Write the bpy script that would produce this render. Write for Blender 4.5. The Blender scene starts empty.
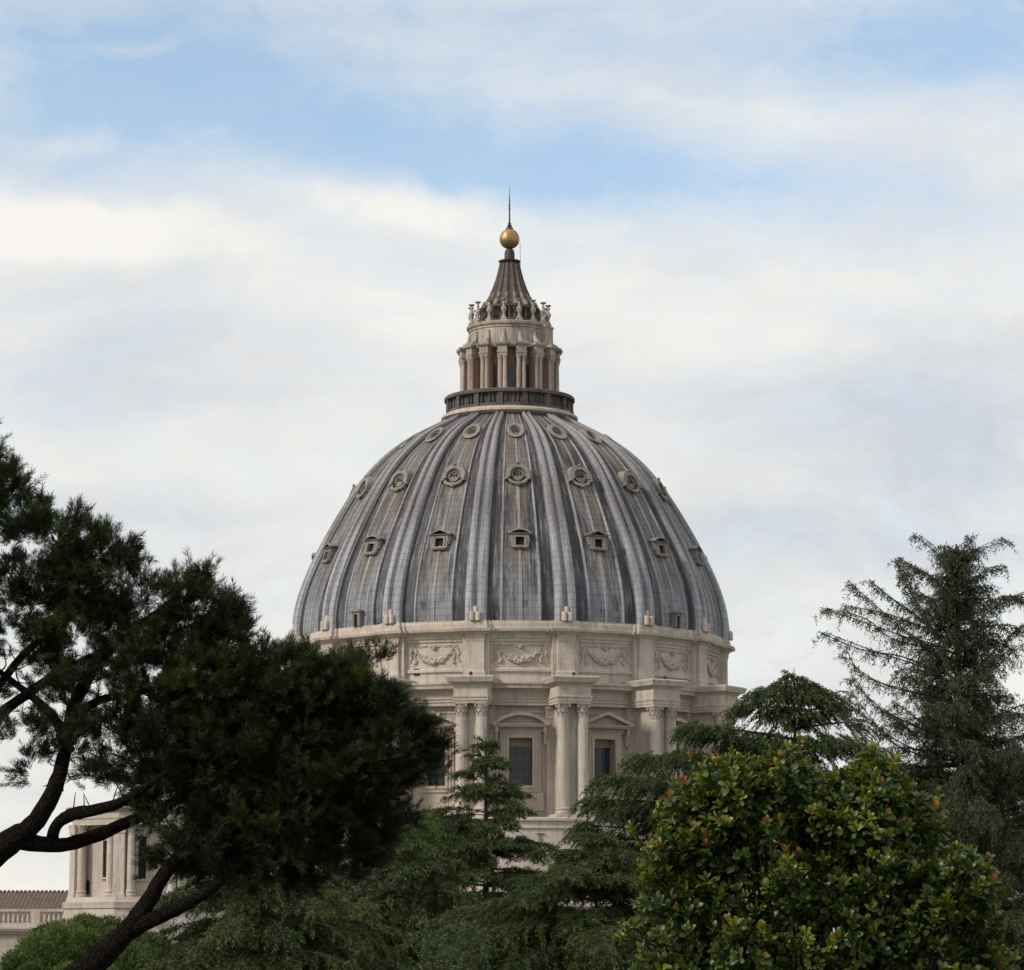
import bpy, math, random
import numpy as np
from math import sin, cos, pi, radians as R, sqrt, atan2

# ------------------------------------------------------------------ camera, sky, sun, exposure
scene = bpy.context.scene
COL = scene.collection
FPX, HORIZON, EYE = 3200.0, 960.0, 1.7
PITCH = math.atan((HORIZON - 485) / FPX)
cd = bpy.data.cameras.new('camera'); cam = bpy.data.objects.new('camera', cd); COL.objects.link(cam)
cd.sensor_width = 36; cd.lens = FPX / 1024 * 36; cd.clip_start = 0.5; cd.clip_end = 20000
cam.location = (0, 0, EYE); cam.rotation_euler = (pi / 2 + PITCH, 0, 0)
scene.camera = cam
SUN_AZ, SUN_EL, SUN_STR, SUN_ANG = R(-118), R(36), 2.6, R(9)      # azimuth clockwise from +Y
SKY_STR, EXPOSURE = 0.145, 0.18
scene.view_settings.view_transform = 'Standard'; scene.view_settings.look = 'None'
scene.view_settings.exposure = EXPOSURE; scene.view_settings.gamma = 1
scene.view_settings.use_curve_mapping = False
scene.cycles.max_bounces = 6; scene.cycles.diffuse_bounces = 3; scene.cycles.transmission_bounces = 3

HAZE = 0.0
def P(x, y, Y):                       # image position at distance Y -> point in the place
    a, b = (x - 512) / FPX, (485 - y) / FPX
    d = np.array([a, cos(PITCH) - b * sin(PITCH), sin(PITCH) + b * cos(PITCH)])
    return np.array([0, 0, EYE]) + d * (Y / d[1])

class NT:                             # small node-graph helper
    def __init__(s, nt): s.nt = nt; nt.nodes.clear()
    def n(s, t, **k):
        nd = s.nt.nodes.new(t)
        for a, v in k.items(): setattr(nd, a, v)
        return nd
    def link(s, a, b): s.nt.links.new(a, b)
    def put(s, sock, v):
        if hasattr(v, 'links') or isinstance(v, bpy.types.NodeSocket): s.link(v, sock)
        else: sock.default_value = v
    def m(s, op, a, b=0.0, c=0.0, clamp=False):
        nd = s.n('ShaderNodeMath', operation=op, use_clamp=clamp)
        s.put(nd.inputs[0], a); s.put(nd.inputs[1], b); s.put(nd.inputs[2], c)
        return nd.outputs[0]
    def mix(s, f, a, b, mode='MIX'):
        nd = s.n('ShaderNodeMix', data_type='RGBA', blend_type=mode)
        s.put(nd.inputs[0], f)
        for i, v in ((6, a), (7, b)):
            if isinstance(v, (tuple, list)): v = tuple(v) + (1,) if len(v) == 3 else v
            s.put(nd.inputs[i], v)
        return nd.outputs[2]
    def xyz(s, x, y, z):
        nd = s.n('ShaderNodeCombineXYZ')
        for i, v in enumerate((x, y, z)): s.put(nd.inputs[i], v)
        return nd.outputs[0]
    def sep(s, v):
        nd = s.n('ShaderNodeSeparateXYZ'); s.link(v, nd.inputs[0]); return nd.outputs
    def noise(s, vec, scale, detail=4, rough=.55, dist=0):
        nd = s.n('ShaderNodeTexNoise'); s.link(vec, nd.inputs['Vector'])
        nd.inputs['Scale'].default_value = scale; nd.inputs['Detail'].default_value = detail
        nd.inputs['Roughness'].default_value = rough; nd.inputs['Distortion'].default_value = dist
        return nd.outputs['Fac']
    def ramp(s, f, a, b):             # linear step a..b -> 0..1
        nd = s.n('ShaderNodeMapRange', clamp=True); s.put(nd.inputs[0], f)
        nd.inputs[1].default_value = a; nd.inputs[2].default_value = b
        return nd.outputs[0]

def make_world():
    w = bpy.data.worlds.new('World'); scene.world = w; w.use_nodes = True
    g = NT(w.node_tree)
    out = g.n('ShaderNodeOutputWorld'); bg = g.n('ShaderNodeBackground')
    sky = g.n('ShaderNodeTexSky', sky_type='NISHITA', sun_disc=False)
    sky.sun_elevation = SUN_EL; sky.sun_rotation = SUN_AZ; sky.air_density = 1.0; sky.dust_density = .6; sky.ozone_density = 1.6
    x, y, z = g.sep(g.n('ShaderNodeTexCoord').outputs['Generated'])
    yy = g.m('MAXIMUM', g.m('ABSOLUTE', y), .25)
    u = g.m('MULTIPLY', g.m('DIVIDE', x, yy), 3.2)          # sky plane in slopes x 3.2
    v = g.m('MULTIPLY', g.m('DIVIDE', z, yy), 3.2)
    v = g.m('SUBTRACT', .96, v); u = g.m('ADD', u, .512)
    p0 = g.xyz(u, v, 0)
    w1 = g.noise(p0, 3.2, 5, .6); w2 = g.noise(g.xyz(g.m('ADD', u, 7.3), v, 2.1), 4.5, 5, .6)
    wu = g.m('ADD', u, g.m('MULTIPLY', g.m('SUBTRACT', w1, .5), .22))
    wv = g.m('ADD', v, g.m('MULTIPLY', g.m('SUBTRACT', w2, .5), .085))
    def blob(cx, cy, rx, ry, ang, k):
        c, s_ = cos(R(ang)), sin(R(ang))
        du, dv = g.m('SUBTRACT', wu, cx), g.m('SUBTRACT', wv, cy)
        a = g.m('DIVIDE', g.m('ADD', g.m('MULTIPLY', du, c), g.m('MULTIPLY', dv, s_)), rx)
        b = g.m('DIVIDE', g.m('SUBTRACT', g.m('MULTIPLY', dv, c), g.m('MULTIPLY', du, s_)), ry)
        e = g.m('ADD', g.m('MULTIPLY', a, a), g.m('MULTIPLY', b, b))
        return g.m('MULTIPLY', g.m('EXPONENT', g.m('MULTIPLY', e, -1)), k)
    blue = None
    for t in SKY_HOLES:
        b = blob(*t); blue = b if blue is None else g.m('ADD', blue, b)
    for t in SKY_PUFFS: blue = g.m('SUBTRACT', blue, blob(*t))
    fine = g.noise(g.xyz(g.m('MULTIPLY', wu, 1.0), g.m('MULTIPLY', wv, 1.9), 11), 16, 8, .68, .4)
    blue = g.m('ADD', blue, g.m('MULTIPLY', g.m('SUBTRACT', .5, fine), .95))
    wisp = g.noise(g.xyz(g.m('MULTIPLY', wu, 1.0), g.m('MULTIPLY', wv, 2.4), 5), 6.5, 8, .62, .25)
    fac = g.m('ADD', blue, g.m('MULTIPLY', g.m('SUBTRACT', .5, wisp), .75))
    fac = g.m('MULTIPLY', g.ramp(fac, -.10, 1.15), .84)
    puff = g.noise(g.xyz(wu, g.m('MULTIPLY', wv, 2.0), 9), 4.2, 7, .58, .3)
    band = g.noise(g.xyz(g.m('MULTIPLY', wu, .6), g.m('MULTIPLY', wv, 3.2), 3), 3.0, 5, .55)
    grey = g.m('ADD', g.m('ADD', g.m('MULTIPLY', puff, .65), g.m('MULTIPLY', band, .5)), g.m('MULTIPLY', g.m('SUBTRACT', fine, .5), .25))
    for t in SKY_GREYS: grey = g.m('ADD', grey, blob(*t))
    grey = g.ramp(grey, .42, .90)
    cloud = g.mix(grey, CLOUD_LIGHT, CLOUD_GREY)
    # a little warmth low down
    cloud = g.mix(g.m('MULTIPLY', g.ramp(v, .25, .75), .5), cloud, g.mix(1.0, cloud, (1.0, .965, .93), 'MULTIPLY'))
    skyc = g.n('ShaderNodeVectorMath', operation='SCALE'); g.link(sky.outputs[0], skyc.inputs[0]); skyc.inputs['Scale'].default_value = SKY_GAIN
    tn = g.n('ShaderNodeVectorMath', operation='MULTIPLY'); g.link(skyc.outputs[0], tn.inputs[0]); tn.inputs[1].default_value = (1.0, 1.02, .98)
    cl = g.n('ShaderNodeVectorMath', operation='SCALE'); g.link(cloud, cl.inputs[0]); cl.inputs['Scale'].default_value = 1 / SKY_STR
    col = g.mix(fac, cl.outputs[0], tn.outputs[0])
    g.link(col, bg.inputs['Color']); bg.inputs['Strength'].default_value = SKY_STR
    g.link(bg.outputs[0], out.inputs['Surface'])
SKY_GAIN = 1.12
CLOUD_LIGHT, CLOUD_GREY = (.825, .805, .762), (.545, .585, .64)
SKY_HOLES = [(.22, .085, .32, .085, 10, .62), (.10, .02, .2, .05, 0, .35), (.70, .03, .4, .06, 4, .22), (.42, .15, .18, .05, 10, .5), (.80, .175, .22, .035, 4, .62), (.0, .10, .2, .07, 3, .35),
             (1.0, .0, .2, .075, 0, .9), (.60, .16, .14, .045, 8, .45), (.55, .06, .6, .12, 0, .40), (.25, -.01, .35, .05, 0, .22), (.12, .10, .16, .07, 0, .25)]
SKY_GREYS = [(.17, .36, .2, .06, 5, .22), (.93, .42, .2, .10, 0, .3), (.80, .57, .25, .06, 0, .2), (.1, .52, .2, .03, 0, .15),
             (.05, .21, .14, .035, 10, -.4), (.40, .195, .12, .025, 4, -.35), (.45, .3, .25, .08, 0, -.12)]
SKY_PUFFS = [(.05, .21, .16, .03, 10, .5), (.40, .195, .12, .02, 4, .45), (.105, .03, .055, .011, -3, .5), (.05, .128, .05, .012, 0, .4), (.17, .11, .04, .02, 20, .25), (.78, .10, .28, .03, 8, .30), (.36, .02, .2, .02, 4, .18)]
make_world()
sd = bpy.data.lights.new('sun', 'SUN'); sd.energy = SUN_STR; sd.angle = SUN_ANG; sd.color = (1, .90, .78)
so = bpy.data.objects.new('sun', sd); COL.objects.link(so); so.location = (-60, -60, 80)
so.rotation_euler = (pi / 2 - SUN_EL, 0, pi - SUN_AZ)

# ------------------------------------------------------------------ materials
def new_mat(name):
    m = bpy.data.materials.new(name); m.use_nodes = True
    g = NT(m.node_tree)
    out = g.n('ShaderNodeOutputMaterial'); b = g.n('ShaderNodeBsdfPrincipled')
    g.link(b.outputs[0], out.inputs[0]); g.b = b; g.out = out
    return m, g
def bump(g, h, strength, dist=.05):
    nd = g.n('ShaderNodeBump'); nd.inputs['Strength'].default_value = strength; nd.inputs['Distance'].default_value = dist
    g.link(h, nd.inputs['Height']); g.link(nd.outputs[0], g.b.inputs['Normal'])

AXIS = ((509.5 - 512) / FPX * 372, 372.0)
def stone_mat(name, c_lo, c_hi, stain, dirt=.5, course=1.05, rough=.85, axis=False):
    m, g = new_mat(name)
    pos = g.n('ShaderNodeNewGeometry').outputs['Position']
    x, y, z = g.sep(pos)
    n1 = g.noise(pos, .35, 5, .6); n2 = g.noise(pos, 2.2, 5, .65)
    st = g.noise(g.xyz(g.m('MULTIPLY', x, 1.6), g.m('MULTIPLY', y, 1.6), g.m('MULTIPLY', z, .16)), 1.0, 5, .6)
    c = g.mix(g.ramp(n1, .3, .7), c_lo, c_hi)
    c = g.mix(g.m('MULTIPLY', g.ramp(n2, .45, .75), .28), c, stain)
    c = g.mix(g.m('MULTIPLY', g.ramp(st, .5, .72), dirt), c, stain)
    fr = g.m('FRACT', g.m('DIVIDE', z, course))
    blk = g.noise(g.xyz(g.m('MULTIPLY', x, .3), g.m('MULTIPLY', y, .3), g.m('FLOOR', g.m('DIVIDE', z, course))), 1.7, 1, .5)
    c = g.mix(g.m('MULTIPLY', g.ramp(blk, .35, .65), .16), c, (.26, .22, .185))
    rain = g.noise(g.xyz(g.m('MULTIPLY', x, 3.4), g.m('MULTIPLY', y, 3.4), g.m('MULTIPLY', z, .11)), 1.0, 5, .65)
    c = g.mix(g.m('MULTIPLY', g.ramp(g.m('ADD', rain, g.m('MULTIPLY', g.m('SUBTRACT', n1, .5), .5)), .56, .74), .42), c, (.12, .105, .095))
    joint = g.m('LESS_THAN', fr, .035)
    if axis:                               # upright joints run round the drum's own axis
        th = g.m('MULTIPLY', g.m('ARCTAN2', g.m('SUBTRACT', x, AXIS[0]), g.m('SUBTRACT', AXIS[1], y)), 24.0 / 2.3)
        row = g.m('FLOOR', g.m('DIVIDE', z, course)); th = g.m('ADD', th, g.m('MULTIPLY', g.m('MODULO', g.m('ADD', row, 100), 2.0), .5))
        joint = g.m('MAXIMUM', joint, g.m('LESS_THAN', g.m('FRACT', th), .022))
        bn = g.n('ShaderNodeTexWhiteNoise', noise_dimensions='2D'); g.link(g.xyz(g.m('FLOOR', th), row, 0), bn.inputs['Vector'])
        c = g.mix(g.m('MULTIPLY', g.m('SUBTRACT', bn.outputs['Value'], .35), .34), c, (.24, .20, .17))
    c = g.mix(g.m('MULTIPLY', joint, .2), c, (.14, .12, .105))
    g.link(c, g.b.inputs['Base Color']); g.b.inputs['Roughness'].default_value = rough
    g.b.inputs['Specular IOR Level'].default_value = .25
    bump(g, g.m('ADD', n2, g.m('MULTIPLY', g.noise(pos, 9, 3), .4)), .35, .08)
    return m
def lead_mat(name, row=.8, cols=8, clean=(.165, .177, .212), rib=False, wash=.55):
    m, g = new_mat(name)
    uvn = g.n('ShaderNodeUVMap', uv_map='UVMap').outputs[0]
    u, v, _ = g.sep(uvn)
    pos = g.n('ShaderNodeNewGeometry').outputs['Position']
    br = g.n('ShaderNodeTexBrick', offset=0.0 if not rib else .0)
    g.link(g.xyz(g.m('MULTIPLY', u, cols), g.m('DIVIDE', v, row), 0), br.inputs['Vector'])
    br.inputs['Scale'].default_value = 1; br.inputs['Brick Width'].default_value = 1; br.inputs['Row Height'].default_value = 1
    br.inputs['Mortar Size'].default_value = .035; br.inputs['Mortar Smooth'].default_value = .3
    br.inputs['Color1'].default_value = (.0, .0, .0, 1); br.inputs['Color2'].default_value = (1, 1, 1, 1); br.inputs['Mortar'].default_value = (.5, .5, .5, 1)
    vary = g.sep(br.outputs['Color'])[0]; seam = br.outputs['Fac']
    streak = g.noise(g.xyz(g.m('MULTIPLY', u, 15), g.m('MULTIPLY', v, .10), 0), 1.0, 7, .72, .1)
    streak2 = g.noise(g.xyz(g.m('MULTIPLY', u, 26), g.m('MULTIPLY', v, .17), 4), 1.0, 7, .74, .1)
    big = g.noise(g.xyz(g.m('MULTIPLY', u, 3.5), g.m('MULTIPLY', v, .11), 8), 1.0, 3, .6)
    patch = g.noise(g.xyz(g.m('MULTIPLY', u, 7), g.m('MULTIPLY', v, .3), 2), 1.0, 5, .65)
    c = g.mix(g.m('MULTIPLY', g.m('POWER', vary, 1.6), .16 if rib else .55), clean, (.085, .088, .105))
    c = g.mix(g.m('MULTIPLY', g.ramp(patch, .5, .8), .5), c, (.30, .31, .32))
    # age: more brown staining up the dome, where the run-off is dirtier
    h = g.ramp(v, 3, 16)
    br_f = g.m('MULTIPLY', g.ramp(g.m('ADD', streak, g.m('MULTIPLY', g.m('SUBTRACT', h, .45), .22)), .46, .58), .66 if not rib else .45)
    c = g.mix(br_f, c, (.118, .086, .066))
    dk = g.ramp(g.m('ADD', g.m('MULTIPLY', streak2, .55), g.m('MULTIPLY', big, .55)), .535, .605)
    c = g.mix(g.m('MULTIPLY', dk, .92 if not rib else .45), c, (.022, .021, .027))
    if not rib:
        fu = g.m('ABSOLUTE', g.m('SUBTRACT', g.m('FRACT', u), .5))
        side = g.m('MULTIPLY', g.ramp(fu, .225, .26), g.ramp(g.m('ADD', patch, g.m('MULTIPLY', big, .6)), .54, .84))
        c = g.mix(g.m('MULTIPLY', side, .9), c, (.036, .036, .046))
        for vd, fall in ((8.7, 6.0), (18.0, 7.5), (26.0, 5.0)):      # rust and soot washed down from each window
            run = g.m('MULTIPLY', g.m('MULTIPLY', g.ramp(v, vd - fall, vd - .6), g.m('LESS_THAN', v, vd)), g.m('SUBTRACT', 1.0, g.ramp(fu, .09, .14)))
            c = g.mix(g.m('MULTIPLY', run, g.ramp(streak, .36, .54)), c, (.150, .116, .087))
            c = g.mix(g.m('MULTIPLY', run, g.m('MULTIPLY', g.ramp(streak2, .50, .60), .8)), c, (.035, .032, .032))
        low = g.m('SUBTRACT', 1.0, g.ramp(g.m('ADD', v, g.m('MULTIPLY', streak2, 6)), 4.5, 9.5))
        c = g.mix(g.m('MULTIPLY', g.m('MULTIPLY', low, g.m('LESS_THAN', fu, .2)), g.m('MULTIPLY', g.ramp(g.m('ADD', patch, g.m('MULTIPLY', vary, .2)), .40, .66), .75)), c, (.25, .262, .29))
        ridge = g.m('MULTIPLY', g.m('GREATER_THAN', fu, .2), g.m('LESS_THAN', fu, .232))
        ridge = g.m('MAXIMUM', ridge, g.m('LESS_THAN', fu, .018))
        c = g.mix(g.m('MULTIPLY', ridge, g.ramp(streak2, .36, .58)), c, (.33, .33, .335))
    pale = g.ramp(g.noise(g.xyz(g.m('MULTIPLY', u, 24), g.m('MULTIPLY', v, .2), 12), 1.0, 6, .68, .1), .54, .68)
    c = g.mix(g.m('MULTIPLY', pale, wash), c, (.40, .395, .40))
    c = g.mix(g.m('MULTIPLY', seam, .6), c, (.04, .04, .046))
    g.link(c, g.b.inputs['Base Color'])
    g.b.inputs['Roughness'].default_value = .62; g.b.inputs['Specular IOR Level'].default_value = .35
    bump(g, g.m('SUBTRACT', g.m('MULTIPLY', streak2, .4), seam), .4, .05)
    return m
def simple_mat(name, col, rough=.7, metal=0, var=.25, scale=3, spec=.3):
    m, g = new_mat(name)
    pos = g.n('ShaderNodeNewGeometry').outputs['Position']
    n = g.noise(pos, scale, 5, .6)
    c = g.mix(g.ramp(n, .3, .7), tuple(k * (1 - var) for k in col), tuple(k * (1 + var) for k in col))
    g.link(c, g.b.inputs['Base Color']); g.b.inputs['Roughness'].default_value = rough
    g.b.inputs['Metallic'].default_value = metal; g.b.inputs['Specular IOR Level'].default_value = spec
    return m
def leaf_mat(name, stops, rough=.55, trans=.25, spec=.3):
    m, g = new_mat(name)
    at = g.n('ShaderNodeAttribute', attribute_name='tint')
    rp = g.n('ShaderNodeValToRGB'); els = rp.color_ramp.elements
    for i, (p, c) in enumerate(stops):
        e = els[i] if i < 2 else els.new(p)
        e.position = p; e.color = tuple(c) + (1,)
    g.link(at.outputs['Fac'], rp.inputs[0])
    g.link(rp.outputs[0], g.b.inputs['Base Color'])
    g.b.inputs['Roughness'].default_value = rough; g.b.inputs['Specular IOR Level'].default_value = spec
    t = g.n('ShaderNodeBsdfTranslucent'); g.link(rp.outputs[0], t.inputs[0])
    mx = g.n('ShaderNodeMixShader'); mx.inputs[0].default_value = trans
    g.link(g.b.outputs[0], mx.inputs[1]); g.link(t.outputs[0], mx.inputs[2]); g.link(mx.outputs[0], g.out.inputs[0])
    return m
def bark_mat(name, col):
    m, g = new_mat(name)
    pos = g.n('ShaderNodeNewGeometry').outputs['Position']
    n = g.noise(pos, 14, 6, .7); n2 = g.noise(pos, 50, 4, .6)
    x, y, z = g.sep(pos)
    vo = g.n('ShaderNodeTexVoronoi', feature='DISTANCE_TO_EDGE'); vo.inputs['Scale'].default_value = 24
    g.link(g.xyz(g.m('ADD', x, g.m('MULTIPLY', n, .08)), y, g.m('MULTIPLY', z, .55)), vo.inputs['Vector'])
    crack = g.ramp(vo.outputs['Distance'], .0, .14)
    c = g.mix(g.ramp(n, .35, .7), tuple(k * .7 for k in col), tuple(k * 1.9 for k in col))
    c = g.mix(crack, tuple(k * .5 for k in col), c)
    g.link(c, g.b.inputs['Base Color']); g.b.inputs['Roughness'].default_value = .95
    g.b.inputs['Specular IOR Level'].default_value = .1
    bump(g, g.m('ADD', g.m('MULTIPLY', crack, 1.2), g.m('ADD', n, n2)), .9, .04)
    return m

STONE = stone_mat('travertine', (.475, .41, .36), (.565, .50, .45), (.22, .185, .16), .55, axis=True)
PLASTER = stone_mat('warm_plaster', (.42, .345, .30), (.50, .425, .375), (.25, .205, .18), .45, axis=True, course=1.6)
CARVED = stone_mat('carved_travertine', (.41, .355, .315), (.49, .435, .395), (.20, .17, .15), .5, course=50)
LANTERN_STONE = stone_mat('lantern_travertine', (.31, .265, .235), (.47, .41, .365), (.085, .072, .066), .75, course=50)
DIRTY = stone_mat('blackened_stone', (.055, .05, .05), (.12, .11, .105), (.022, .021, .022), .75, course=50)
BRICK = stone_mat('lantern_plaster', (.34, .18, .115), (.40, .24, .17), (.17, .095, .065), .45, course=50)
DORMER = stone_mat('dormer_stone', (.18, .165, .15), (.27, .25, .225), (.07, .064, .06), .7, course=50)
LEAD = lead_mat('lead_sheet', .8, 12)
RIBLEAD = lead_mat('rib_lead_sheet', .8, 2, (.34, .352, .385), True)
SPIRELEAD = lead_mat('spire_lead_sheet', 1.2, 2, (.072, .058, .052), True, .2)
GLASS = simple_mat('dark_glass', (.022, .027, .036), .22, 0, .3, .8, .5)
HOLE = simple_mat('dark_opening', (.018, .016, .016), .9)
GOLD = simple_mat('gilt_bronze', (.37, .245, .11), .50, .8, .4, 1.4)
BRONZE = simple_mat('dark_bronze', (.06, .052, .045), .6, .4)
TILE = None
IRON = simple_mat('iron', (.03, .03, .03), .6)
CURTAIN = simple_mat('blind', (.33, .26, .21), .9)

# ------------------------------------------------------------------ mesh helpers
ZWARP = None
class MB:
    def __init__(s): s.v = []; s.f = []; s.uv = {}
    def add(s, vs, fs):
        o = len(s.v); s.v += [tuple(map(float, p)) for p in vs]; s.f += [tuple(i + o for i in f) for f in fs]
    def box(s, x0, x1, y0, y1, z0, z1):
        s.add([(x0, y0, z0), (x1, y0, z0), (x1, y1, z0), (x0, y1, z0), (x0, y0, z1), (x1, y0, z1), (x1, y1, z1), (x0, y1, z1)],
              [(0, 3, 2, 1), (4, 5, 6, 7), (0, 1, 5, 4), (1, 2, 6, 5), (2, 3, 7, 6), (3, 0, 4, 7)])
    def stack(s, x0, x1, y0, y1, prof):               # moulded block: rectangle grown by each (z, offset)
        vs = []; fs = []
        for z, o in prof: vs += [(x0 - o, y0 - o, z), (x1 + o, y0 - o, z), (x1 + o, y1 + o, z), (x0 - o, y1 + o, z)]
        for i in range(len(prof) - 1):
            for k in range(4):
                a, b = 4 * i + k, 4 * i + (k + 1) % 4; fs.append((a, b, b + 4, a + 4))
        n = 4 * (len(prof) - 1); fs += [(3, 2, 1, 0), (n, n + 1, n + 2, n + 3)]
        s.add(vs, fs)
    def lathe(s, prof, n=24, cx=0, cy=0, a0=0, a1=2 * pi, caps=True, lobes=None):
        full = abs(a1 - a0 - 2 * pi) < 1e-6; m = n if full else n + 1
        vs = []; fs = []
        for r, z in prof:
            for i in range(m):
                a = a0 + (a1 - a0) * i / n
                rr = r * (lobes(a) if lobes else 1)
                vs.append((cx + rr * sin(a), cy - rr * cos(a), z))
        for j in range(len(prof) - 1):
            for i in range(n):
                a, b = j * m + i, j * m + (i + 1) % m; fs.append((a, b, b + m, a + m))
        if full and caps: fs += [tuple(range(m))[::-1], tuple(range((len(prof) - 1) * m, len(prof) * m))]
        s.add(vs, fs)
    def poly(s, pts, y0, y1):                          # polygon in x-z pushed from y0 to y1
        n = len(pts)
        s.add([(x, y0, z) for x, z in pts] + [(x, y1, z) for x, z in pts],
              [tuple(range(n)), tuple(range(n, 2 * n))[::-1]] + [(i, i + n, (i + 1) % n + n, (i + 1) % n) for i in range(n)])
    def tube(s, pts, rad, n=8, wob=0, rng=None):
        pts = [np.array(p, float) for p in pts]; rings = []; a = np.array([.9, .3, .1])
        for i, p in enumerate(pts):
            t = pts[min(i + 1, len(pts) - 1)] - pts[max(i - 1, 0)]; t = t / (np.linalg.norm(t) + 1e-9)
            a = a - t * np.dot(a, t)
            if np.linalg.norm(a) < .05: a = np.cross(t, [0, .6, .8])
            a = a / (np.linalg.norm(a) + 1e-9); b = np.cross(t, a)
            rr = rad[i] if hasattr(rad, '__len__') else rad
            rings.append([p + (a * cos(2 * pi * k / n) + b * sin(2 * pi * k / n)) * rr * (1 + (rng.uniform(-wob, wob) if wob else 0)) for k in range(n)])
        vs = [q for r in rings for q in r]
        fs = [(i * n + k, i * n + (k + 1) % n, (i + 1) * n + (k + 1) % n, (i + 1) * n + k) for i in range(len(pts) - 1) for k in range(n)]
        fs += [tuple(range(n))[::-1], tuple(range((len(pts) - 1) * n, len(pts) * n))]
        s.add(vs, fs)
    def ball(s, c, r, n=10, m=6, sq=(1, 1, 1)):
        pr = [(max(1e-3, r * sin(pi * j / m)), -r * cos(pi * j / m)) for j in range(m + 1)]
        o = len(s.v); s.lathe(pr, n)
        for i in range(o, len(s.v)):
            x, y, z = s.v[i]; s.v[i] = (x * sq[0] + c[0], y * sq[1] + c[1], z * sq[2] + c[2])
    def build(s, name, mat, parent=None, smooth=False, sharp=40, recalc=True):
        if ZWARP: s.v = [(x, y, float(np.interp(z, *ZWARP))) for x, y, z in s.v]
        me = bpy.data.meshes.new(name); me.from_pydata(s.v, [], s.f)
        if recalc:
            import bmesh
            bm = bmesh.new(); bm.from_mesh(me); bmesh.ops.recalc_face_normals(bm, faces=bm.faces); bm.to_mesh(me); bm.free()
        me.materials.append(mat)
        if smooth:
            me.polygons.foreach_set('use_smooth', [True] * len(me.polygons))
            me.set_sharp_from_angle(angle=R(sharp))
        o = bpy.data.objects.new(name, me); COL.objects.link(o)
        if parent: o.parent = parent
        return o
def tag(o, label=None, cat=None, group=None, kind=None):
    for k, v in (('label', label), ('category', cat), ('group', group), ('kind', kind)):
        if v: o[k] = v
    return o
def empty(name, loc, label, cat, group=None):
    o = bpy.data.objects.new(name, None); COL.objects.link(o); o.location = loc
    return tag(o, label, cat, group)
def kids(o): return [c for c in o.children]
def copy_part(o, rz, parent):
    ch = kids(o); c = o.copy(); COL.objects.link(c); c.parent = parent
    c.rotation_euler = (0, 0, rz)
    for k in ch:
        d = k.copy(); COL.objects.link(d); d.parent = c
    return c
def ring_of(proto, angles, parent):
    proto.rotation_euler = (0, 0, angles[0])
    for a in angles[1:]: copy_part(proto, a, parent)

# ------------------------------------------------------------------ ground
def ground_z(Y):
    return float(np.interp(Y, [-50, 6, 30, 70, 130, 250, 300, 9000], [0, 0, -3, -5, -8, -12, -12, -12]))
def make_ground():
    ys = [-300, -50, 0, 6, 12, 20, 30, 50, 70, 100, 130, 180, 250, 300, 450, 700, 1200, 3000, 9000]
    xs = [-4000, -1500, -500, -200, -80, -30, 0, 30, 80, 200, 500, 1500, 4000]
    b = MB()
    b.add([(x, y, ground_z(y)) for y in ys for x in xs],
          [(j * len(xs) + i, j * len(xs) + i + 1, (j + 1) * len(xs) + i + 1, (j + 1) * len(xs) + i) for j in range(len(ys) - 1) for i in range(len(xs) - 1)])
    m, g = new_mat('lawn_ground')
    pos = g.n('ShaderNodeNewGeometry').outputs['Position']
    c = g.mix(g.ramp(g.noise(pos, .2, 6, .6), .35, .65), (.045, .06, .022), (.09, .10, .045))
    c = g.mix(g.m('MULTIPLY', g.ramp(g.noise(pos, 2.5, 5), .5, .7), .5), c, (.03, .04, .015))
    g.link(c, g.b.inputs['Base Color']); g.b.inputs['Roughness'].default_value = .95
    o = b.build('ground', m, smooth=True); tag(o, kind='structure')
make_ground()

# ------------------------------------------------------------------ the basilica
AX, AY = (509.5 - 512) / FPX * 372, 372.0
BAS = empty('domed_basilica', (AX, AY, 0), 'stone basilica with ribbed grey lead dome, columned drum and lantern with golden ball', 'basilica')
RIB_A = [R(-8.35 + 22.5 * k) for k in range(-4, 6)]
BAY_A = [R(2.9 + 22.5 * k) for k in range(-4, 5)]
PROF_R = [24.85, 24.75, 23.9, 22.5, 21.1, 19.25, 17.8, 16.6, 14.45, 12.3, 9.75, 7.7, 7.0]
PROF_Z = [38.15, 41.0, 44.05, 47.6, 50.25, 53.4, 55.75, 57.5, 59.7, 61.3, 62.9, 64.1, 64.5]
# smooth the dome curve: sample with a Catmull style resampling
def resample(rs, zs, n):
    p = np.array([rs, zs]).T; d = np.r_[0, np.cumsum(np.linalg.norm(np.diff(p, axis=0), axis=1))]
    cx, cz = np.polyfit(d, p[:, 0], 6), np.polyfit(d, p[:, 1], 6)
    t = np.linspace(0, d[-1], n)
    return np.polyval(cx, t), np.polyval(cz, t), t
DR, DZ, DT = resample(PROF_R, PROF_Z, 64)
def dome_at(z):
    r = float(np.interp(z, DZ, DR)); d = (np.interp(z + .2, DZ, DR) - np.interp(z - .2, DZ, DR)) / .4
    return r, float(d)

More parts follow.
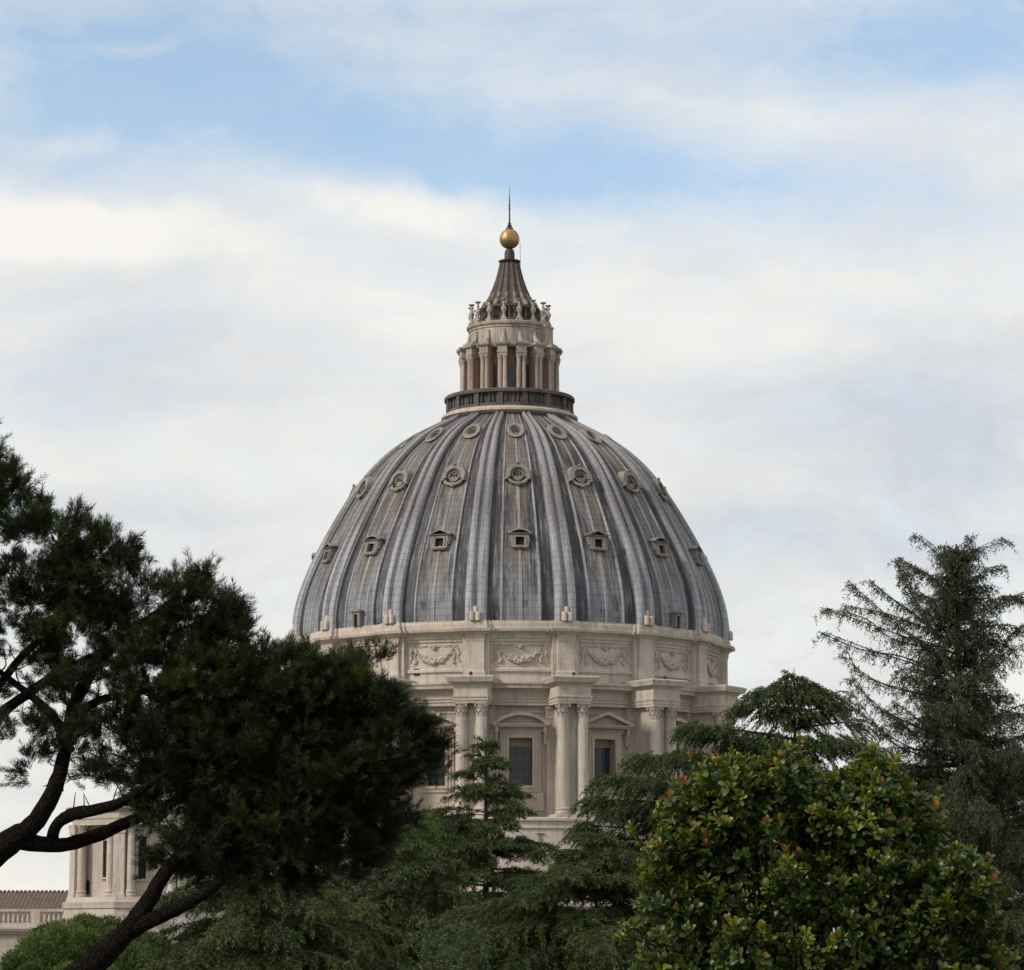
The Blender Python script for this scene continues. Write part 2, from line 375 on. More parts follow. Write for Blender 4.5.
def make_shell():
    us = [-.5, -.44, -.36, -.29, -.235, -.226, -.208, -.2, -.13, -.07, -.02, -.015, .015, .02, .07, .13, .2, .208, .226, .235, .29, .36, .44]
    def off(u, r):
        a = abs(u); k = .45 + .55 * r / 25
        return k * (.30 if .205 <= a <= .23 else .12 if a < .205 else .24 if a < .017 else 0) + (k * .1 if a < .017 else 0)
    b = MB(); cols = [(k, u) for k in range(16) for u in us]; n = len(cols)
    vs = []
    for r, z in zip(DR, DZ):
        for k, u in cols:
            a = R(2.9) + (k + u) * 2 * pi / 16; rr = r + off(u, r) - .1
            vs.append((rr * sin(a), -rr * cos(a), z))
    fs = []; uv = []
    for j in range(len(DR) - 1):
        for i in range(n):
            i2 = (i + 1) % n
            fs.append((j * n + i, j * n + i2, (j + 1) * n + i2, (j + 1) * n + i))
            u0 = cols[i][0] + cols[i][1]; u1 = cols[i2][0] + cols[i2][1] + (16 if i2 == 0 else 0)
            uv += [u0 + .5, DT[j], u1 + .5, DT[j], u1 + .5, DT[j + 1], u0 + .5, DT[j + 1]]
    b.add(vs, fs)
    o = b.build('dome_shell', LEAD, BAS, smooth=True, sharp=25, recalc=False)
    o.data.uv_layers.new(name='UVMap').data.foreach_set('uv', uv)
make_shell()
def make_rib():
    sec = [(-1, -.3), (-1, .22), (-.93, .30), (-.9, .58), (-.72, .78), (-.5, .84), (-.3, .74), (-.16, .42), (-.13, .3), (.13, .3), (.16, .42), (.3, .74), (.5, .84), (.72, .78), (.9, .58), (.93, .30), (1, .22), (1, -.3)]
    vs = []; m = len(sec); uv = []; fs = []
    for j, (r, z) in enumerate(zip(DR, DZ)):
        w = (.38 + .084 * r) / 2; k = .30 + .6 * r / 25
        jn, jp = min(j + 1, 63), max(j - 1, 0)
        t = np.array([DR[jn] - DR[jp], DZ[jn] - DZ[jp]]); t /= np.linalg.norm(t); nr, nz = t[1], -t[0]
        for u, h in sec: vs.append((u * w, -(r + nr * h * k), z + nz * h * k))
    for j in range(63):
        for i in range(m - 1):
            fs.append((j * m + i, j * m + i + 1, (j + 1) * m + i + 1, (j + 1) * m + i))
            a, b_ = sec[i][0] * .5 + .5, sec[i + 1][0] * .5 + .5
            uv += [a, DT[j], b_, DT[j], b_, DT[j + 1], a, DT[j + 1]]
    b = MB(); b.add(vs, fs)
    o = b.build('rib', RIBLEAD, BAS, smooth=True, sharp=35, recalc=False)
    o.data.uv_layers.new(name='UVMap').data.foreach_set('uv', uv)
    s = MB()
    for dx, dy, z1 in ((-.32, 0, 39.45), (.34, 0, 39.4), (.02, .35, 40.05)):
        s.lathe([(.29, 38.25), (.29, z1 - .3), (.22, z1 - .2)], 10, dx, -25.78 + dy)
    s.build('rib_foot_stone', STONE, o, smooth=True)
    ring_of(o, RIB_A, BAS)
make_rib()

def arc_band(cx, cz, r0, r1, a0, a1, n=14):
    o = [(cx + r1 * cos(a0 + (a1 - a0) * i / n), cz + r1 * sin(a0 + (a1 - a0) * i / n)) for i in range(n + 1)]
    i_ = [(cx + r0 * cos(a1 + (a0 - a1) * i / n), cz + r0 * sin(a1 + (a0 - a1) * i / n)) for i in range(n + 1)]
    return o + i_
def quad_band(b, cx, cz, r0, r1, a0, a1, y0, y1, n=14):
    for i in range(n):
        p = a0 + (a1 - a0) * i / n; q = a0 + (a1 - a0) * (i + 1) / n
        b.poly([(cx + r0 * cos(p), cz + r0 * sin(p)), (cx + r1 * cos(p), cz + r1 * sin(p)), (cx + r1 * cos(q), cz + r1 * sin(q)), (cx + r0 * cos(q), cz + r0 * sin(q))], y0, y1)
def pediment(b, w, z, h, y0, y1, curved, th):
    """half width w, base height z, rise h, from back y1 to front y0"""
    b.stack(-w, w, y0 + .18, y1, [(z, -.18), (z + th * .5, -.08), (z + th * .55, 0), (z + th, .04)])
    if curved:
        rr = (w * w + h * h) / (2 * h); cz = z + th + h - rr; a = math.asin(min(1, w / rr))
        quad_band(b, 0, cz, rr - th, rr, pi / 2 - a, pi / 2 + a, y0 + .1, y1)
        pts = [(-w * .86, z + th)] + [((rr - th) * sin(-a * .86 + 1.72 * a * i / 12), cz + (rr - th) * cos(-a * .86 + 1.72 * a * i / 12)) for i in range(13)] + [(w * .86, z + th)]
        b.poly(pts[::-1], (y0 + y1) / 2 + .15, y1)
    else:
        for s in (-1, 1):
            b.poly([(s * w, z + th), (0, z + th + h), (0, z + h), (s * (w - th * w / h), z + th)] if False else
                   [(s * (w + .05), z + th), (s * (w + .05), z + th * 1.6), (0, z + th * 1.6 + h), (0, z + th * .7 + h), (s * (w - th * 1.1), z + th)], y0 + .1, y1)
        b.poly([(-w * .88, z + th), (w * .88, z + th), (0, z + h + th * .8)], (y0 + y1) / 2 + .15, y1)

def make_dormers():
    def lean(b, z0, k):
        r, d = dome_at(z0); b.v = [(x, y - d * k * (z - z0), z) for x, y, z in b.v]
    z0 = 46.75; r, d = dome_at(z0); yb = -(r - 1.6); yf = -(r + .42)
    def square(curved):
        b = MB()
        hw, zl, zh = .46, z0 + .05, z0 + 1.02
        b.box(-.98, -hw, yf, yb, z0 - .1, z0 + 1.3); b.box(hw, .98, yf, yb, z0 - .1, z0 + 1.3)
        b.box(-hw, hw, yf, yb, zh, z0 + 1.3); b.stack(-.85, .85, yf - .06, yb, [(z0 - .32, -.1), (z0 - .15, .06), (zl, .06)])
        b.box(-.70, -.5, yf - .08, yf + .1, z0 + .05, z0 + 1.12); b.box(.5, .70, yf - .08, yf + .1, z0 + .05, z0 + 1.12)
        b.box(-1.12, -.98, yf + .12, yb, z0 + .35, z0 + 1.3); b.box(.98, 1.12, yf + .12, yb, z0 + .35, z0 + 1.3)
        pediment(b, 1.28, z0 + 1.3, .52, yf - .38, yb - .2, curved, .17)
        lean(b, z0, .6); o = b.build('dormer_window', DORMER, BAS)
        p = MB(); p.box(-hw, hw, yf + .35, yf + .4, zl, zh)
        for x in (-.15, .15): p.box(x - .02, x + .02, yf + .31, yf + .35, zl, zh)
        p.box(-hw, hw, yf + .325, yf + .349, (zl + zh) / 2 - .02, (zl + zh) / 2 + .02)
        lean(p, z0, .6); p.build('pane', HOLE, o); return o
    ring_of(square(True), BAY_A[0::2], BAS); ring_of(square(False), BAY_A[1::2], BAS)
    # shell-hooded cartouche windows
    z1 = 55.35; r, d = dome_at(z1); yf = -(r + .62); yb = -(r - 1.5)
    b = MB()
    quad_band(b, 0, z1, .88, 1.38, -.25, pi + .25, yf - .35, yb, 18)
    quad_band(b, 0, z1, .62, .9, -.25, pi + .25, yf - .02, yb, 18)
    quad_band(b, 0, z1 - .05, .54, .62, 0, 2 * pi, yf - .08, yb, 20)
    for k in range(9):                                   # shell flutes
        a = .2 + k * (pi - .4) / 8; b.ball((.74 * cos(a), yf - .05, z1 + .74 * sin(a)), .13, 6, 4, (1, .8, 1))
    for s in (-1, 1):
        b.ball((s * 1.25, yf - .2, z1 - .42), .26, 8, 5, (1, .9, .8)); b.box(min(s * .85, s * 1.5), max(s * .85, s * 1.5), yf - .12, yb, z1 - .62, z1 - .3)
        b.tube([(s * 1.0, yf - .1, z1 - .6), (s * .75, yf - .2, z1 - .85), (s * .35, yf - .25, z1 - 1.0), (0, yf - .3, z1 - .92)], [.17, .2, .17, .15], 8)
    b.ball((0, yf - .25, z1 - 1.1), .3, 8, 5, (1.2, .7, .8)); b.ball((0, yf - .4, z1 + 1.4), .16, 8, 5)
    lean(b, z1 - .6, .62); o = b.build('cartouche_window', DORMER, BAS, smooth=True, sharp=50)
    p = MB(); p.poly([(.5 * cos(2 * pi * k / 20), z1 - .05 + .5 * sin(2 * pi * k / 20)) for k in range(20)], yf + .05, yf + .1)
    lean(p, z1 - .6, .62); p.build('pane', DORMER, o)
    h = MB(); h.box(-.38, .38, yf + .03, yf + .055, z1 + .05, z1 + .10)
    for x in (-.3, 0, .3):
        for zz in (-.02, .2): h.box(x - .09, x + .09, yf + .02, yf + .06, z1 + zz - .08, z1 + zz + .08)
    lean(h, z1 - .6, .62); h.build('grille_hole', HOLE, o)
    ring_of(o, BAY_A, BAS)
    # small round oculi
    z2 = 61.35; r, d = dome_at(z2); yf = -(r + .95); yb = -(r - 1.6)
    b = MB(); quad_band(b, 0, z2, .56, .92, 0, 2 * pi, yf, yb, 22); quad_band(b, 0, z2, .72, .98, 0, 2 * pi, yf - .12, yf + .3, 22)
    lean(b, z2 - .4, .8); o = b.build('round_window', DORMER, BAS)
    p = MB(); p.poly([(.56 * cos(2 * pi * k / 20), z2 + .56 * sin(2 * pi * k / 20)) for k in range(20)], yf + .15, yf + .2)
    lean(p, z2 - .4, .8); p.build('pane', DIRTY, o)
    h = MB()
    for x in (-.25, 0, .25):
        for zz in (-.12, .14): h.box(x - .08, x + .08, yf + .11, yf + .16, z2 + zz - .09, z2 + zz + .09)
    lean(h, z2 - .4, .8); h.build('grille_hole', HOLE, o)
    ring_of(o, BAY_A, BAS)
    # low access doors at the foot of the shell
    yf = -25.45; b = MB(); zb = 38.33
    b.box(-.62, -.27, yf, yf + 1.4, zb, zb + 1.5); b.box(.27, .62, yf, yf + 1.4, zb, zb + 1.5); b.box(-.27, .27, yf, yf + 1.4, zb + 1.28, zb + 1.5)
    b.stack(-.68, .68, yf - .06, yf + 1.4, [(zb + 1.5, 0), (zb + 1.58, .12), (zb + 1.7, .12)]); b.poly([(-.5, zb + 1.7), (.5, zb + 1.7), (0, zb + 1.95)], yf - .1, yf + 1)
    o = b.build('roof_door', DORMER, BAS); p = MB(); p.box(-.27, .27, yf + .25, yf + .3, zb, zb + 1.28); p.build('opening', HOLE, o)
    ring_of(o, [R(2.9 - 45), R(2.9 + 45)], BAS)
make_dormers()

def make_attic():
    b = MB()
    b.lathe([(24.4, 31.4), (24.4, 32.9), (24.62, 33.0), (24.62, 33.25), (24.45, 33.4), (24.45, 36.2), (24.6, 36.3), (24.6, 36.55), (24.75, 36.65), (24.8, 36.95), (24.95, 37.12), (25.0, 37.26), (25.48, 37.32), (25.55, 37.6), (25.18, 37.66), (25.15, 38.25), (25.08, 38.35), (25.08, 38.52), (24.2, 38.6)], 160, caps=False)
    b.build('attic_wall', STONE, BAS, smooth=True, sharp=20)
    p = MB()
    p.box(-1.45, 1.45, -25.0, -24.0, 31.9, 36.95)
    p.stack(-.95, .95, -25.38, -24, [(31.92, .12), (32.9, .12), (33.0, .04), (33.2, .0), (36.2, 0), (36.3, .06), (36.5, .06), (36.55, .1), (36.94, .12)])
    p.stack(-1.1, 1.1, -25.5, -24, [(36.94, .02), (37.12, .22), (37.24, .26), (37.3, .66), (37.6, .74), (37.67, .25), (38.27, .22), (38.37, .10), (38.56, .08)])
    p.stack(-1.5, 1.5, -25.15, -24, [(36.93, .02), (37.11, .22), (37.23, .26), (37.29, .64), (37.58, .72), (37.65, .22), (38.23, .2), (38.34, .08), (38.53, .06)])
    o = p.build('attic_pilaster', STONE, BAS); ring_of(o, RIB_A, BAS)
    # festoon relief
    rng = random.Random(3); g = MB(); yw = -24.45
    def at(x, z, dy=.0): return (x, -sqrt((24.45 + dy) ** 2 - x * x), z)
    n = 26
    for i in range(n + 1):
        t = i / n * 2 - 1; x = 2.05 * t; z = 35.3 - 1.08 * (1 - t * t) ** .8; th = .11 + .23 * (1 - t * t)
        for q in range(3):
            g.ball(at(x + rng.uniform(-.06, .06), z + rng.uniform(-.7, .7) * th, .06 + rng.uniform(0, .1)), th * rng.uniform(.55, .85), 7, 4)
    for s in (-1, 1):                                     # ribbons with tassels
        for zz in np.linspace(35.5, 34.1, 9): g.ball(at(s * (2.2 + .12 * sin(zz * 6) + (35.5 - zz) * .06), zz, .06), .15 + .07 * (zz < 34.4), 6, 4)
        for k in range(14): g.ball(at(s * rng.uniform(.7, 2.9), rng.uniform(35.75, 36.0), .03), rng.uniform(.07, .12), 6, 4, (1.5, 1, .8))
        for zz in np.linspace(35.7, 34.3, 7): g.ball(at(s * (2.78 + .1 * sin(zz * 7)), zz - .1, .05), .13, 6, 4)
    g.ball(at(0, 35.72, .1), .27, 12, 8, (1, .9, 1.15)); g.ball(at(0, 35.62, .32), .08, 6, 4)
    for s in (-1, 1): g.ball(at(s * .14, 35.85, .38), .07, 6, 4); g.ball(at(s * .42, 35.8, .03), .14, 8, 5, (1.5, 1, .7))
    o = g.build('garland', CARVED, BAS, smooth=True); ring_of(o, BAY_A, BAS)
    f = MB()                                             # recessed panel border
    f.box(-3.1, 3.1, -24.56, -24.1, 33.62, 33.72)
    v = MB(); v.box(-.32, .32, -24.52, -24.3, 32.75, 33.45)
    vo = v.build('vent', HOLE, BAS); vo.rotation_euler.z = R(-24.5)
    v = MB(); v.box(-.16, .16, -24.52, -24.3, 34.7, 35.3); vo = v.build('vent', HOLE, BAS); vo.rotation_euler.z = R(-25.3)
ZWARP = ([0, 60], [-.21, 59.79])
make_attic()
ZWARP = None

def capital_geo(b, cx, cy, r, z0, z1):
    h = z1 - z0
    b.lathe([(r * 1.02, z0), (r * 1.08, z0 + h * .05), (r * .95, z0 + h * .1), (r * .98, z0 + h * .5), (r * 1.1, z0 + h * .75), (r * 1.25, z0 + h * .88)], 14, cx, cy)
    for row, (zz, lh, rr) in enumerate(((z0 + h * .08, h * .36, r * 1.0), (z0 + h * .34, h * .40, r * 1.04))):
        for k in range(8):
            a = 2 * pi * (k + .5 * row) / 8; s, c = sin(a), cos(a); w = r * .3
            tx, ty = c, s
            pts = []
            for f, out, ww in ((0, .02, 1), (.6, .10, 1.05), (.9, .26, .8), (1.0, .42, .45), (.86, .46, .3)):
                for sg in (-1, 1): pts.append((cx + s * (rr + out * r) + tx * w * ww * sg, cy - c * (rr + out * r) + ty * w * ww * sg, zz + lh * f))
            b.add(pts, [(2 * i, 2 * i + 1, 2 * i + 3, 2 * i + 2) for i in range(4)])
    for k in range(4):
        a = pi / 4 + k * pi / 2; b.ball((cx + sin(a) * r * 1.42, cy - cos(a) * r * 1.42, z0 + h * .80), r * .24, 7, 5)
    q = r * 1.12
    b.stack(cx - q, cx + q, cy - q, cy + q, [(z0 + h * .88, 0), (z0 + h * .93, r * .12), (z1 - .01, r * .16)])
def column_prof(r, z0, z1):
    h = z1 - z0
    pr = [(r * 1.34, z0), (r * 1.38, z0 + .12), (r * 1.34, z0 + .25), (r * 1.16, z0 + .30), (r * 1.14, z0 + .42), (r * 1.25, z0 + .48), (r * 1.27, z0 + .56), (r * 1.22, z0 + .64), (r * 1.04, z0 + .70), (r, z0 + .9)]
    for k in range(1, 9): t = k / 8; pr.append((r * (1 - .14 * max(0, t - .25) ** 1.4), z0 + .9 + (h - .9) * t))
    return pr
def make_drum():
    # wall with real openings
    b = MB(); rw = 24.0; zs = [16.5, 19.0, 20.75, 25.9, 28.0, 29.5]
    tb = [-11.25, -9, -7, -5, -3.03, -1.5, 0, 1.5, 3.03, 5, 7, 9]
    cols = [R(2.9 + 22.5 * k + t) for k in range(16) for t in tb]; n = len(cols)
    vs = [(rw * sin(a), -rw * cos(a), z) for z in zs for a in cols]; fs = []
    for j in range(len(zs) - 1):
        for i in range(n):
            if j == 2 and 4 <= i % 12 < 8: continue
            fs.append((j * n + i, j * n + (i + 1) % n, (j + 1) * n + (i + 1) % n, (j + 1) * n + i))
    b.add(vs, fs); b.build('drum_wall', PLASTER, BAS, smooth=True, recalc=False)
    b = MB()
    b.lathe([(23.9, 28.6), (24.12, 28.62), (24.12, 28.85), (23.99, 28.9), (24.0, 29.38), (24.7, 29.4), (24.7, 29.75), (24.8, 29.78), (24.8, 30.05), (24.92, 30.12), (24.92, 30.2), (24.7, 30.25), (24.7, 30.95), (24.85, 31.0), (24.9, 31.15), (25.55, 31.22), (25.6, 31.5), (25.75, 31.7), (25.75, 31.9), (24.2, 32.05)], 160, caps=False)
    b.build('drum_entablature', STONE, BAS, smooth=True, sharp=20)
    b = MB()
    b.lathe([(23.9, 17.45), (24.3, 17.4), (24.35, 17.12), (29.35, 17.1), (29.45, 17.0), (29.45, 16.75), (29.2, 16.7), (29.2, 16.15), (29.32, 16.1), (29.32, 15.95), (29.15, 15.85), (29.15, 11.0), (29.6, 10.8), (29.6, 8.4)], 128, caps=False)
    b.build('drum_plinth', STONE, BAS, smooth=True, sharp=20)
    p = MB(); p.box(-.46, .46, -29.24, -28.9, 14.0, 15.05); p.box(-.55, .55, -29.2, -28.9, 13.9, 15.15)
    po = p.build('plinth_window', GLASS, BAS); po.rotation_euler.z = R(2.5)
    p = MB(); p.box(-.42, .42, -29.3, -29.0, 15.3, 15.42)
    for x in (-.14, .14): p.box(x - .03, x + .03, -29.22, -29.1, 13.6, 15.3)
    po = p.build('wall_bracket', DORMER, BAS); po.rotation_euler.z = R(6.55)
    # windows, two pediment kinds
    def window(curved):
        b = MB(); yo = -24.28; hw, z0, z1 = 1.27, 20.75, 25.9
        yb = -22.6
        b.box(-1.56, -hw, yo - .12, yb, z0 - .3, z1); b.box(hw, 1.56, yo - .12, yb, z0 - .3, z1)
        b.box(-1.56, 1.56, yo - .12, yb, z1, z1 + .35); b.box(-hw, hw, yo - .12, yb, z0 - .3, z0)
        b.box(-1.9, -1.56, yo, -23.5, z0 - .7, z1 + .62); b.box(1.56, 1.9, yo, -23.5, z0 - .7, z1 + .62)
        b.box(-2.2, -1.9, yo + .1, -23.5, z0 - .72, z1 + .63); b.box(1.9, 2.2, yo + .1, -23.5, z0 - .72, z1 + .63)
        b.box(-1.56, 1.56, yo, -23.5, z1 + .35, z1 + .62); b.box(-1.56, 1.56, yo, -23.5, z0 - .7, z0 - .3)
        b.box(-2.6, 2.6, yo + .06, -23.3, z1 + .63, z1 + 1.15)
        b.box(-2.5, 2.5, yo + .16, -23.3, 18.0, z0 - .72)
        o = b.build('window', PLASTER, BAS)
        q = MB()
        q.box(-1.24, 1.24, -22.95, -22.9, z0, z1 - .85)
        q.build('pane', GLASS, o)
        q = MB()
        q.box(-1.24, 1.24, -23.04, -22.96, z0, z0 + .1)
        for x in (-1.2, -.41, .41, 1.2): q.box(x - .04, x + .04, -23.03, -22.96, z0 + .1, z1 - .86)
        for z in (21.7, 22.55, 23.4, 24.25): q.box(-1.16, 1.16, -23.02, -22.965, z - .025, z + .025)
        q.build('glazing_bars', simple_mat('bar_paint', (.07, .068, .066), .6), o)
        q = MB(); q.box(-1.26, 1.26, -22.98, -22.85, z1 - .85, z1 - .01); q.build('blind', CURTAIN, o)
        q = MB(); pediment(q, 3.15, 27.05, 1.25, -25.25, -23.6, curved, .36)
        q.build('pediment', STONE, o)
        for s in (-1, 1):
            q = MB(); q.tube([(s * 2.68, -24.75, 27.0), (s * 2.68, -24.8, 26.6), (s * 2.68, -24.55, 26.1), (s * 2.68, -24.4, 25.6), (s * 2.68, -24.35, 25.2)], [.2, .23, .15, .13, .17], 8)
            q.build('console', STONE, o, smooth=True)
        return o
    ring_of(window(True), BAY_A[0::2], BAS); ring_of(window(False), BAY_A[1::2], BAS)
    # buttresses with paired columns
    PIER = [R(-8.35 + 22.5 * k) for k in (-2, -1, 0, 1, 2, 3)]
    b = MB()
    b.box(-1.12, 1.12, -27.75, -23.8, 17.1, 29.4)
    b.stack(-1.82, 1.82, -28.75, -23.8, [(29.36, -.02), (29.62, 0), (29.63, .07), (29.95, .07), (29.97, .15), (30.15, .18), (30.2, .02), (31.3, .02), (31.36, .12), (31.5, .18), (31.62, .62), (31.95, .74), (32.1, .80), (32.2, .80), (32.3, .55)])
    b.stack(-2.0, 2.0, -28.95, -23.8, [(17.05, .16), (17.3, .16), (17.31, 0), (17.5, 0)])
    for s in (-1, 1):                                      # pilaster strips where the buttress meets the wall
        x0, x1 = sorted((s * 1.1, s * 1.95)); b.box(x0, x1, -24.38, -23.8, 17.5, 28.0); b.stack(x0, x1, -24.4, -23.8, [(28.0, 0), (28.1, .05), (28.2, 0), (29.0, .12), (29.05, .2), (29.3, .2)])
    o = b.build('buttress', STONE, BAS)
    for s in (-1, 1):
        c = MB(); c.lathe(column_prof(.66, 17.5, 27.9), 22, s * 1.08, -28.05)
        c.build('column', STONE, o, smooth=True, sharp=35)
        c = MB(); capital_geo(c, s * 1.08, -28.05, .58, 27.9, 29.38); c.build('capital', CARVED, o)
    ring_of(o, PIER, BAS)
ZWARP = ([0, 60], [-.33, 59.67])
make_drum()
ZWARP = None

def make_lantern():
    b = MB()                                             # gallery floor and its ledge
    b.lathe([(7.0, 64.2), (7.85, 64.5), (8.05, 64.6), (8.05, 64.85), (7.7, 65.0), (7.6, 65.05), (7.6, 65.15), (5, 65.2)], 96, caps=False)
    b.build('gallery_ledge', STONE, BAS, smooth=True, sharp=25)
    b = MB()
    b.lathe([(7.2, 65.1), (7.42, 65.1), (7.42, 65.5), (7.36, 65.55), (7.1, 65.55)], 96, caps=False)
    b.lathe([(7.05, 66.75), (7.65, 66.75), (7.7, 66.8), (7.7, 67.1), (7.6, 67.2), (7.0, 67.2)], 96, caps=False)
    b.lathe([(7.12, 65.1), (7.12, 66.9)], 96, caps=False)
    for k in range(96):
        a = 2 * pi * k / 96
        if k % 6 == 0: continue
        b.lathe([(.10, 65.5), (.16, 65.8), (.14, 66.0), (.08, 66.4), (.11, 66.65), (.12, 66.8)], 6, 7.28 * sin(a), -7.28 * cos(a), caps=False)
    b.build('gallery_balustrade', DIRTY, BAS)
    b = MB(); b.stack(-.30, .30, -7.55, -7.08, [(65.16, .06), (65.46, .06), (65.5, 0), (66.7, 0), (66.74, .04), (67.17, .04)])
    ring_of(b.build('gallery_post', DIRTY, BAS), [R(-8.35 + 22.5 * k) for k in range(-4, 6)], BAS)
    b = MB()
    b.lathe([(6.4, 65.1), (6.4, 66.6), (6.25, 66.7), (6.25, 67.0), (4.5, 67.05)], 64, caps=False)
    b.build('lantern_base', DIRTY, BAS, smooth=True, sharp=25)
    # core wall with arched openings
    b = MB(); b.lathe([(4.35, 66.9), (4.35, 72.6)], 96, caps=False); b.build('lantern_wall', BRICK, BAS, smooth=True)
    w = MB(); pts = [(-.42, 67.2), (.42, 67.2), (.42, 69.9)] + [(.42 * cos(pi * i / 8), 69.9 + .42 * sin(pi * i / 8)) for i in range(1, 8)] + [(-.42, 69.9)]
    w.poly(pts, -4.42, -4.2)
    wo = w.build('arched_opening', GLASS, BAS); ring_of(wo, BAY_A[2:7], BAS)
    # pier with paired columns
    b = MB()
    pb = MB(); pb.stack(-.58, .58, -5.95, -4.2, [(66.9, .1), (67.2, .1), (67.22, 0), (67.25, 0)])
    b.stack(-.55, .55, -5.95, -4.2, [(70.95, 0), (71.2, 0), (71.22, .06), (71.4, .08), (71.42, 0), (71.95, 0), (72.0, .06), (72.1, .2), (72.2, .27), (72.38, .3), (72.45, .1)])
    b.tube([(0, -5.5, 72.3), (0, -5.4, 72.65), (0, -5.1, 72.85), (0, -4.9, 73.3), (0, -4.8, 73.9)], [.34, .36, .27, .2, .2], 8)
    o = b.build('lantern_pier', LANTERN_STONE, BAS)
    b = MB(); b.box(-.46, .46, -5.42, -4.2, 67.2, 70.97); b.build('pier_core', BRICK, o); pb.build('pier_base', LANTERN_STONE, o)
    for s in (-1, 1):
        c = MB(); c.lathe([(.29, 67.25), (.30, 67.4), (.26, 67.5), (.26, 68.5), (.235, 70.5)], 12, s * .29, -5.62)
        c.lathe([(.25, 70.45), (.25, 70.6), (.3, 70.75), (.36, 70.9), (.36, 70.97)], 10, s * .29, -5.62)
        c.build('lantern_column', LANTERN_STONE, o, smooth=True)
    ring_of(o, [R(-8.35 + 22.5 * k) for k in range(-5, 6)], BAS)
    b = MB()
    b.lathe([(5.0, 71.9), (5.45, 72.0), (5.5, 72.35), (4.8, 72.5), (4.75, 74.3), (4.85, 74.35), (4.85, 74.55), (5.05, 74.7), (5.1, 74.95), (4.9, 75.05), (3.0, 75.1)], 96, caps=False)
    b.build('lantern_attic', LANTERN_STONE, BAS, smooth=True, sharp=25)
    h = MB(); h.box(-.2, .2, -4.82, -4.6, 73.75, 74.0); ho = h.build('vent', HOLE, BAS)
    ring_of(ho, [R(-8.35 + 22.5 * k) for k in range(-2, 3)], BAS)
    h = MB(); h.stack(-.95, .95, -5.3, -4.2, [(72.4, 0), (74.5, 0), (74.55, .08), (74.75, .08)]); ho = h.build('stair_hut', LANTERN_STONE, BAS); ho.rotation_euler.z = R(62)
    # candelabra
    c = MB(); pr = [(.36, 75.0), (.36, 75.35), (.27, 75.4), (.24, 75.6), (.14, 75.75), (.16, 75.95), (.34, 76.3), (.33, 76.5), (.16, 76.75), (.13, 76.9), (.2, 76.95), (.13, 77.05), (.12, 77.3), (.36, 77.46), (.38, 77.54), (.12, 77.6)]
    c.lathe(pr, 10, 0, -4.62); c.box(-.34, .34, -4.96, -4.28, 75.02, 75.3)
    ring_of(c.build('candelabrum', LANTERN_STONE, BAS, smooth=True), [R(-8.35 + 22.5 * k) for k in range(16)], BAS)
    # inner parapet of small scrolls and the concave spire
    b = MB()
    b.lathe([(3.7, 75.0), (3.7, 75.5), (3.55, 75.6)], 48, caps=False); b.lathe([(3.55, 76.9), (3.65, 77.0), (3.6, 77.2), (3.3, 77.25)], 48, caps=False)
    for k in range(32):
        a = 2 * pi * k / 32; b.lathe([(.13, 75.5), (.19, 75.9), (.1, 76.5), (.16, 76.95)], 6, 3.45 * sin(a), -3.45 * cos(a))
    b.build('spire_parapet', DIRTY, BAS)
    s = MB(); prof = [(3.0, 75.0), (2.95, 77.0), (2.55, 78.0), (2.15, 78.9), (1.8, 79.9), (1.5, 80.95), (1.25, 82.1), (1.05, 83.2)]
    s.lathe(prof, 128, lobes=lambda a: 1 + .15 * max(0, cos((a - R(2.9)) * 16 + pi)) ** 2)
    so_ = s.build('spire', SPIRELEAD, BAS, smooth=True)
    uvs = []
    me = so_.data
    for lp in me.loops:
        x, y, z = me.vertices[lp.vertex_index].co; uvs += [(atan2(x, -y) / (2 * pi) + .5) * 16, z - 60]
    me.uv_layers.new(name='UVMap').data.foreach_set('uv', uvs)
    sc = MB()
    sc.tube([(0, -3.3, 77.2), (0, -3.0, 77.75), (0, -2.6, 77.95), (0, -2.55, 78.4), (0, -2.25, 78.9)], [.22, .28, .2, .16, .2], 7)
    ring_of(sc.build('scroll', DORMER, BAS, smooth=True), [R(-8.35 + 22.5 * k) for k in range(-4, 6)], BAS)
    b = MB()
    b.lathe([(1.05, 83.1), (1.2, 83.25), (1.34, 83.45), (1.22, 83.55), (.62, 83.6), (.6, 84.5), (.5, 84.9), (.25, 85.05)], 24)
    b.build('spire_cap', BRONZE, BAS, smooth=True, sharp=35)
    b = MB(); b.ball((0, 0, 86.22), 1.19, 40, 24); b.build('golden_ball', GOLD, BAS, smooth=True, sharp=180)
    b = MB(); b.lathe([(.5, 87.28), (.42, 87.5), (.24, 87.6), (.30, 87.75), (.18, 87.85), (.2, 88.0), (.08, 88.15)], 14)
    b.build('ball_finial', BRONZE, BAS, smooth=True)
    b = MB(); b.stack(-.10, .10, -.14, .14, [(88.05, 0), (90.5, -.03), (91.1, -.06)])
    b.box(-.075, .075, -1.0, 1.0, 89.7, 89.95); b.ball((0, -1.0, 89.82), .13, 6, 4); b.ball((0, 1.0, 89.82), .13, 6, 4); b.tube([(0, 0, 91.0), (0, 0, 92.1)], [.035, .02], 6)
    b.build('cross', BRONZE, BAS)
    b = MB(); b.tube([(1.25, 0, 85.9), (1.27, -.1, 83.5), (1.3, -.2, 81.5)], .028, 5); b.build('lightning_cable', IRON, BAS)
ZWARP = ([0, 67, 71, 72.4, 75, 77.6, 83.2, 86.2, 92.6, 99], [0, 67, 71.45, 72.95, 75.7, 78.35, 83.5, 86.4, 93.4, 99.8])
make_lantern()
ZWARP = None

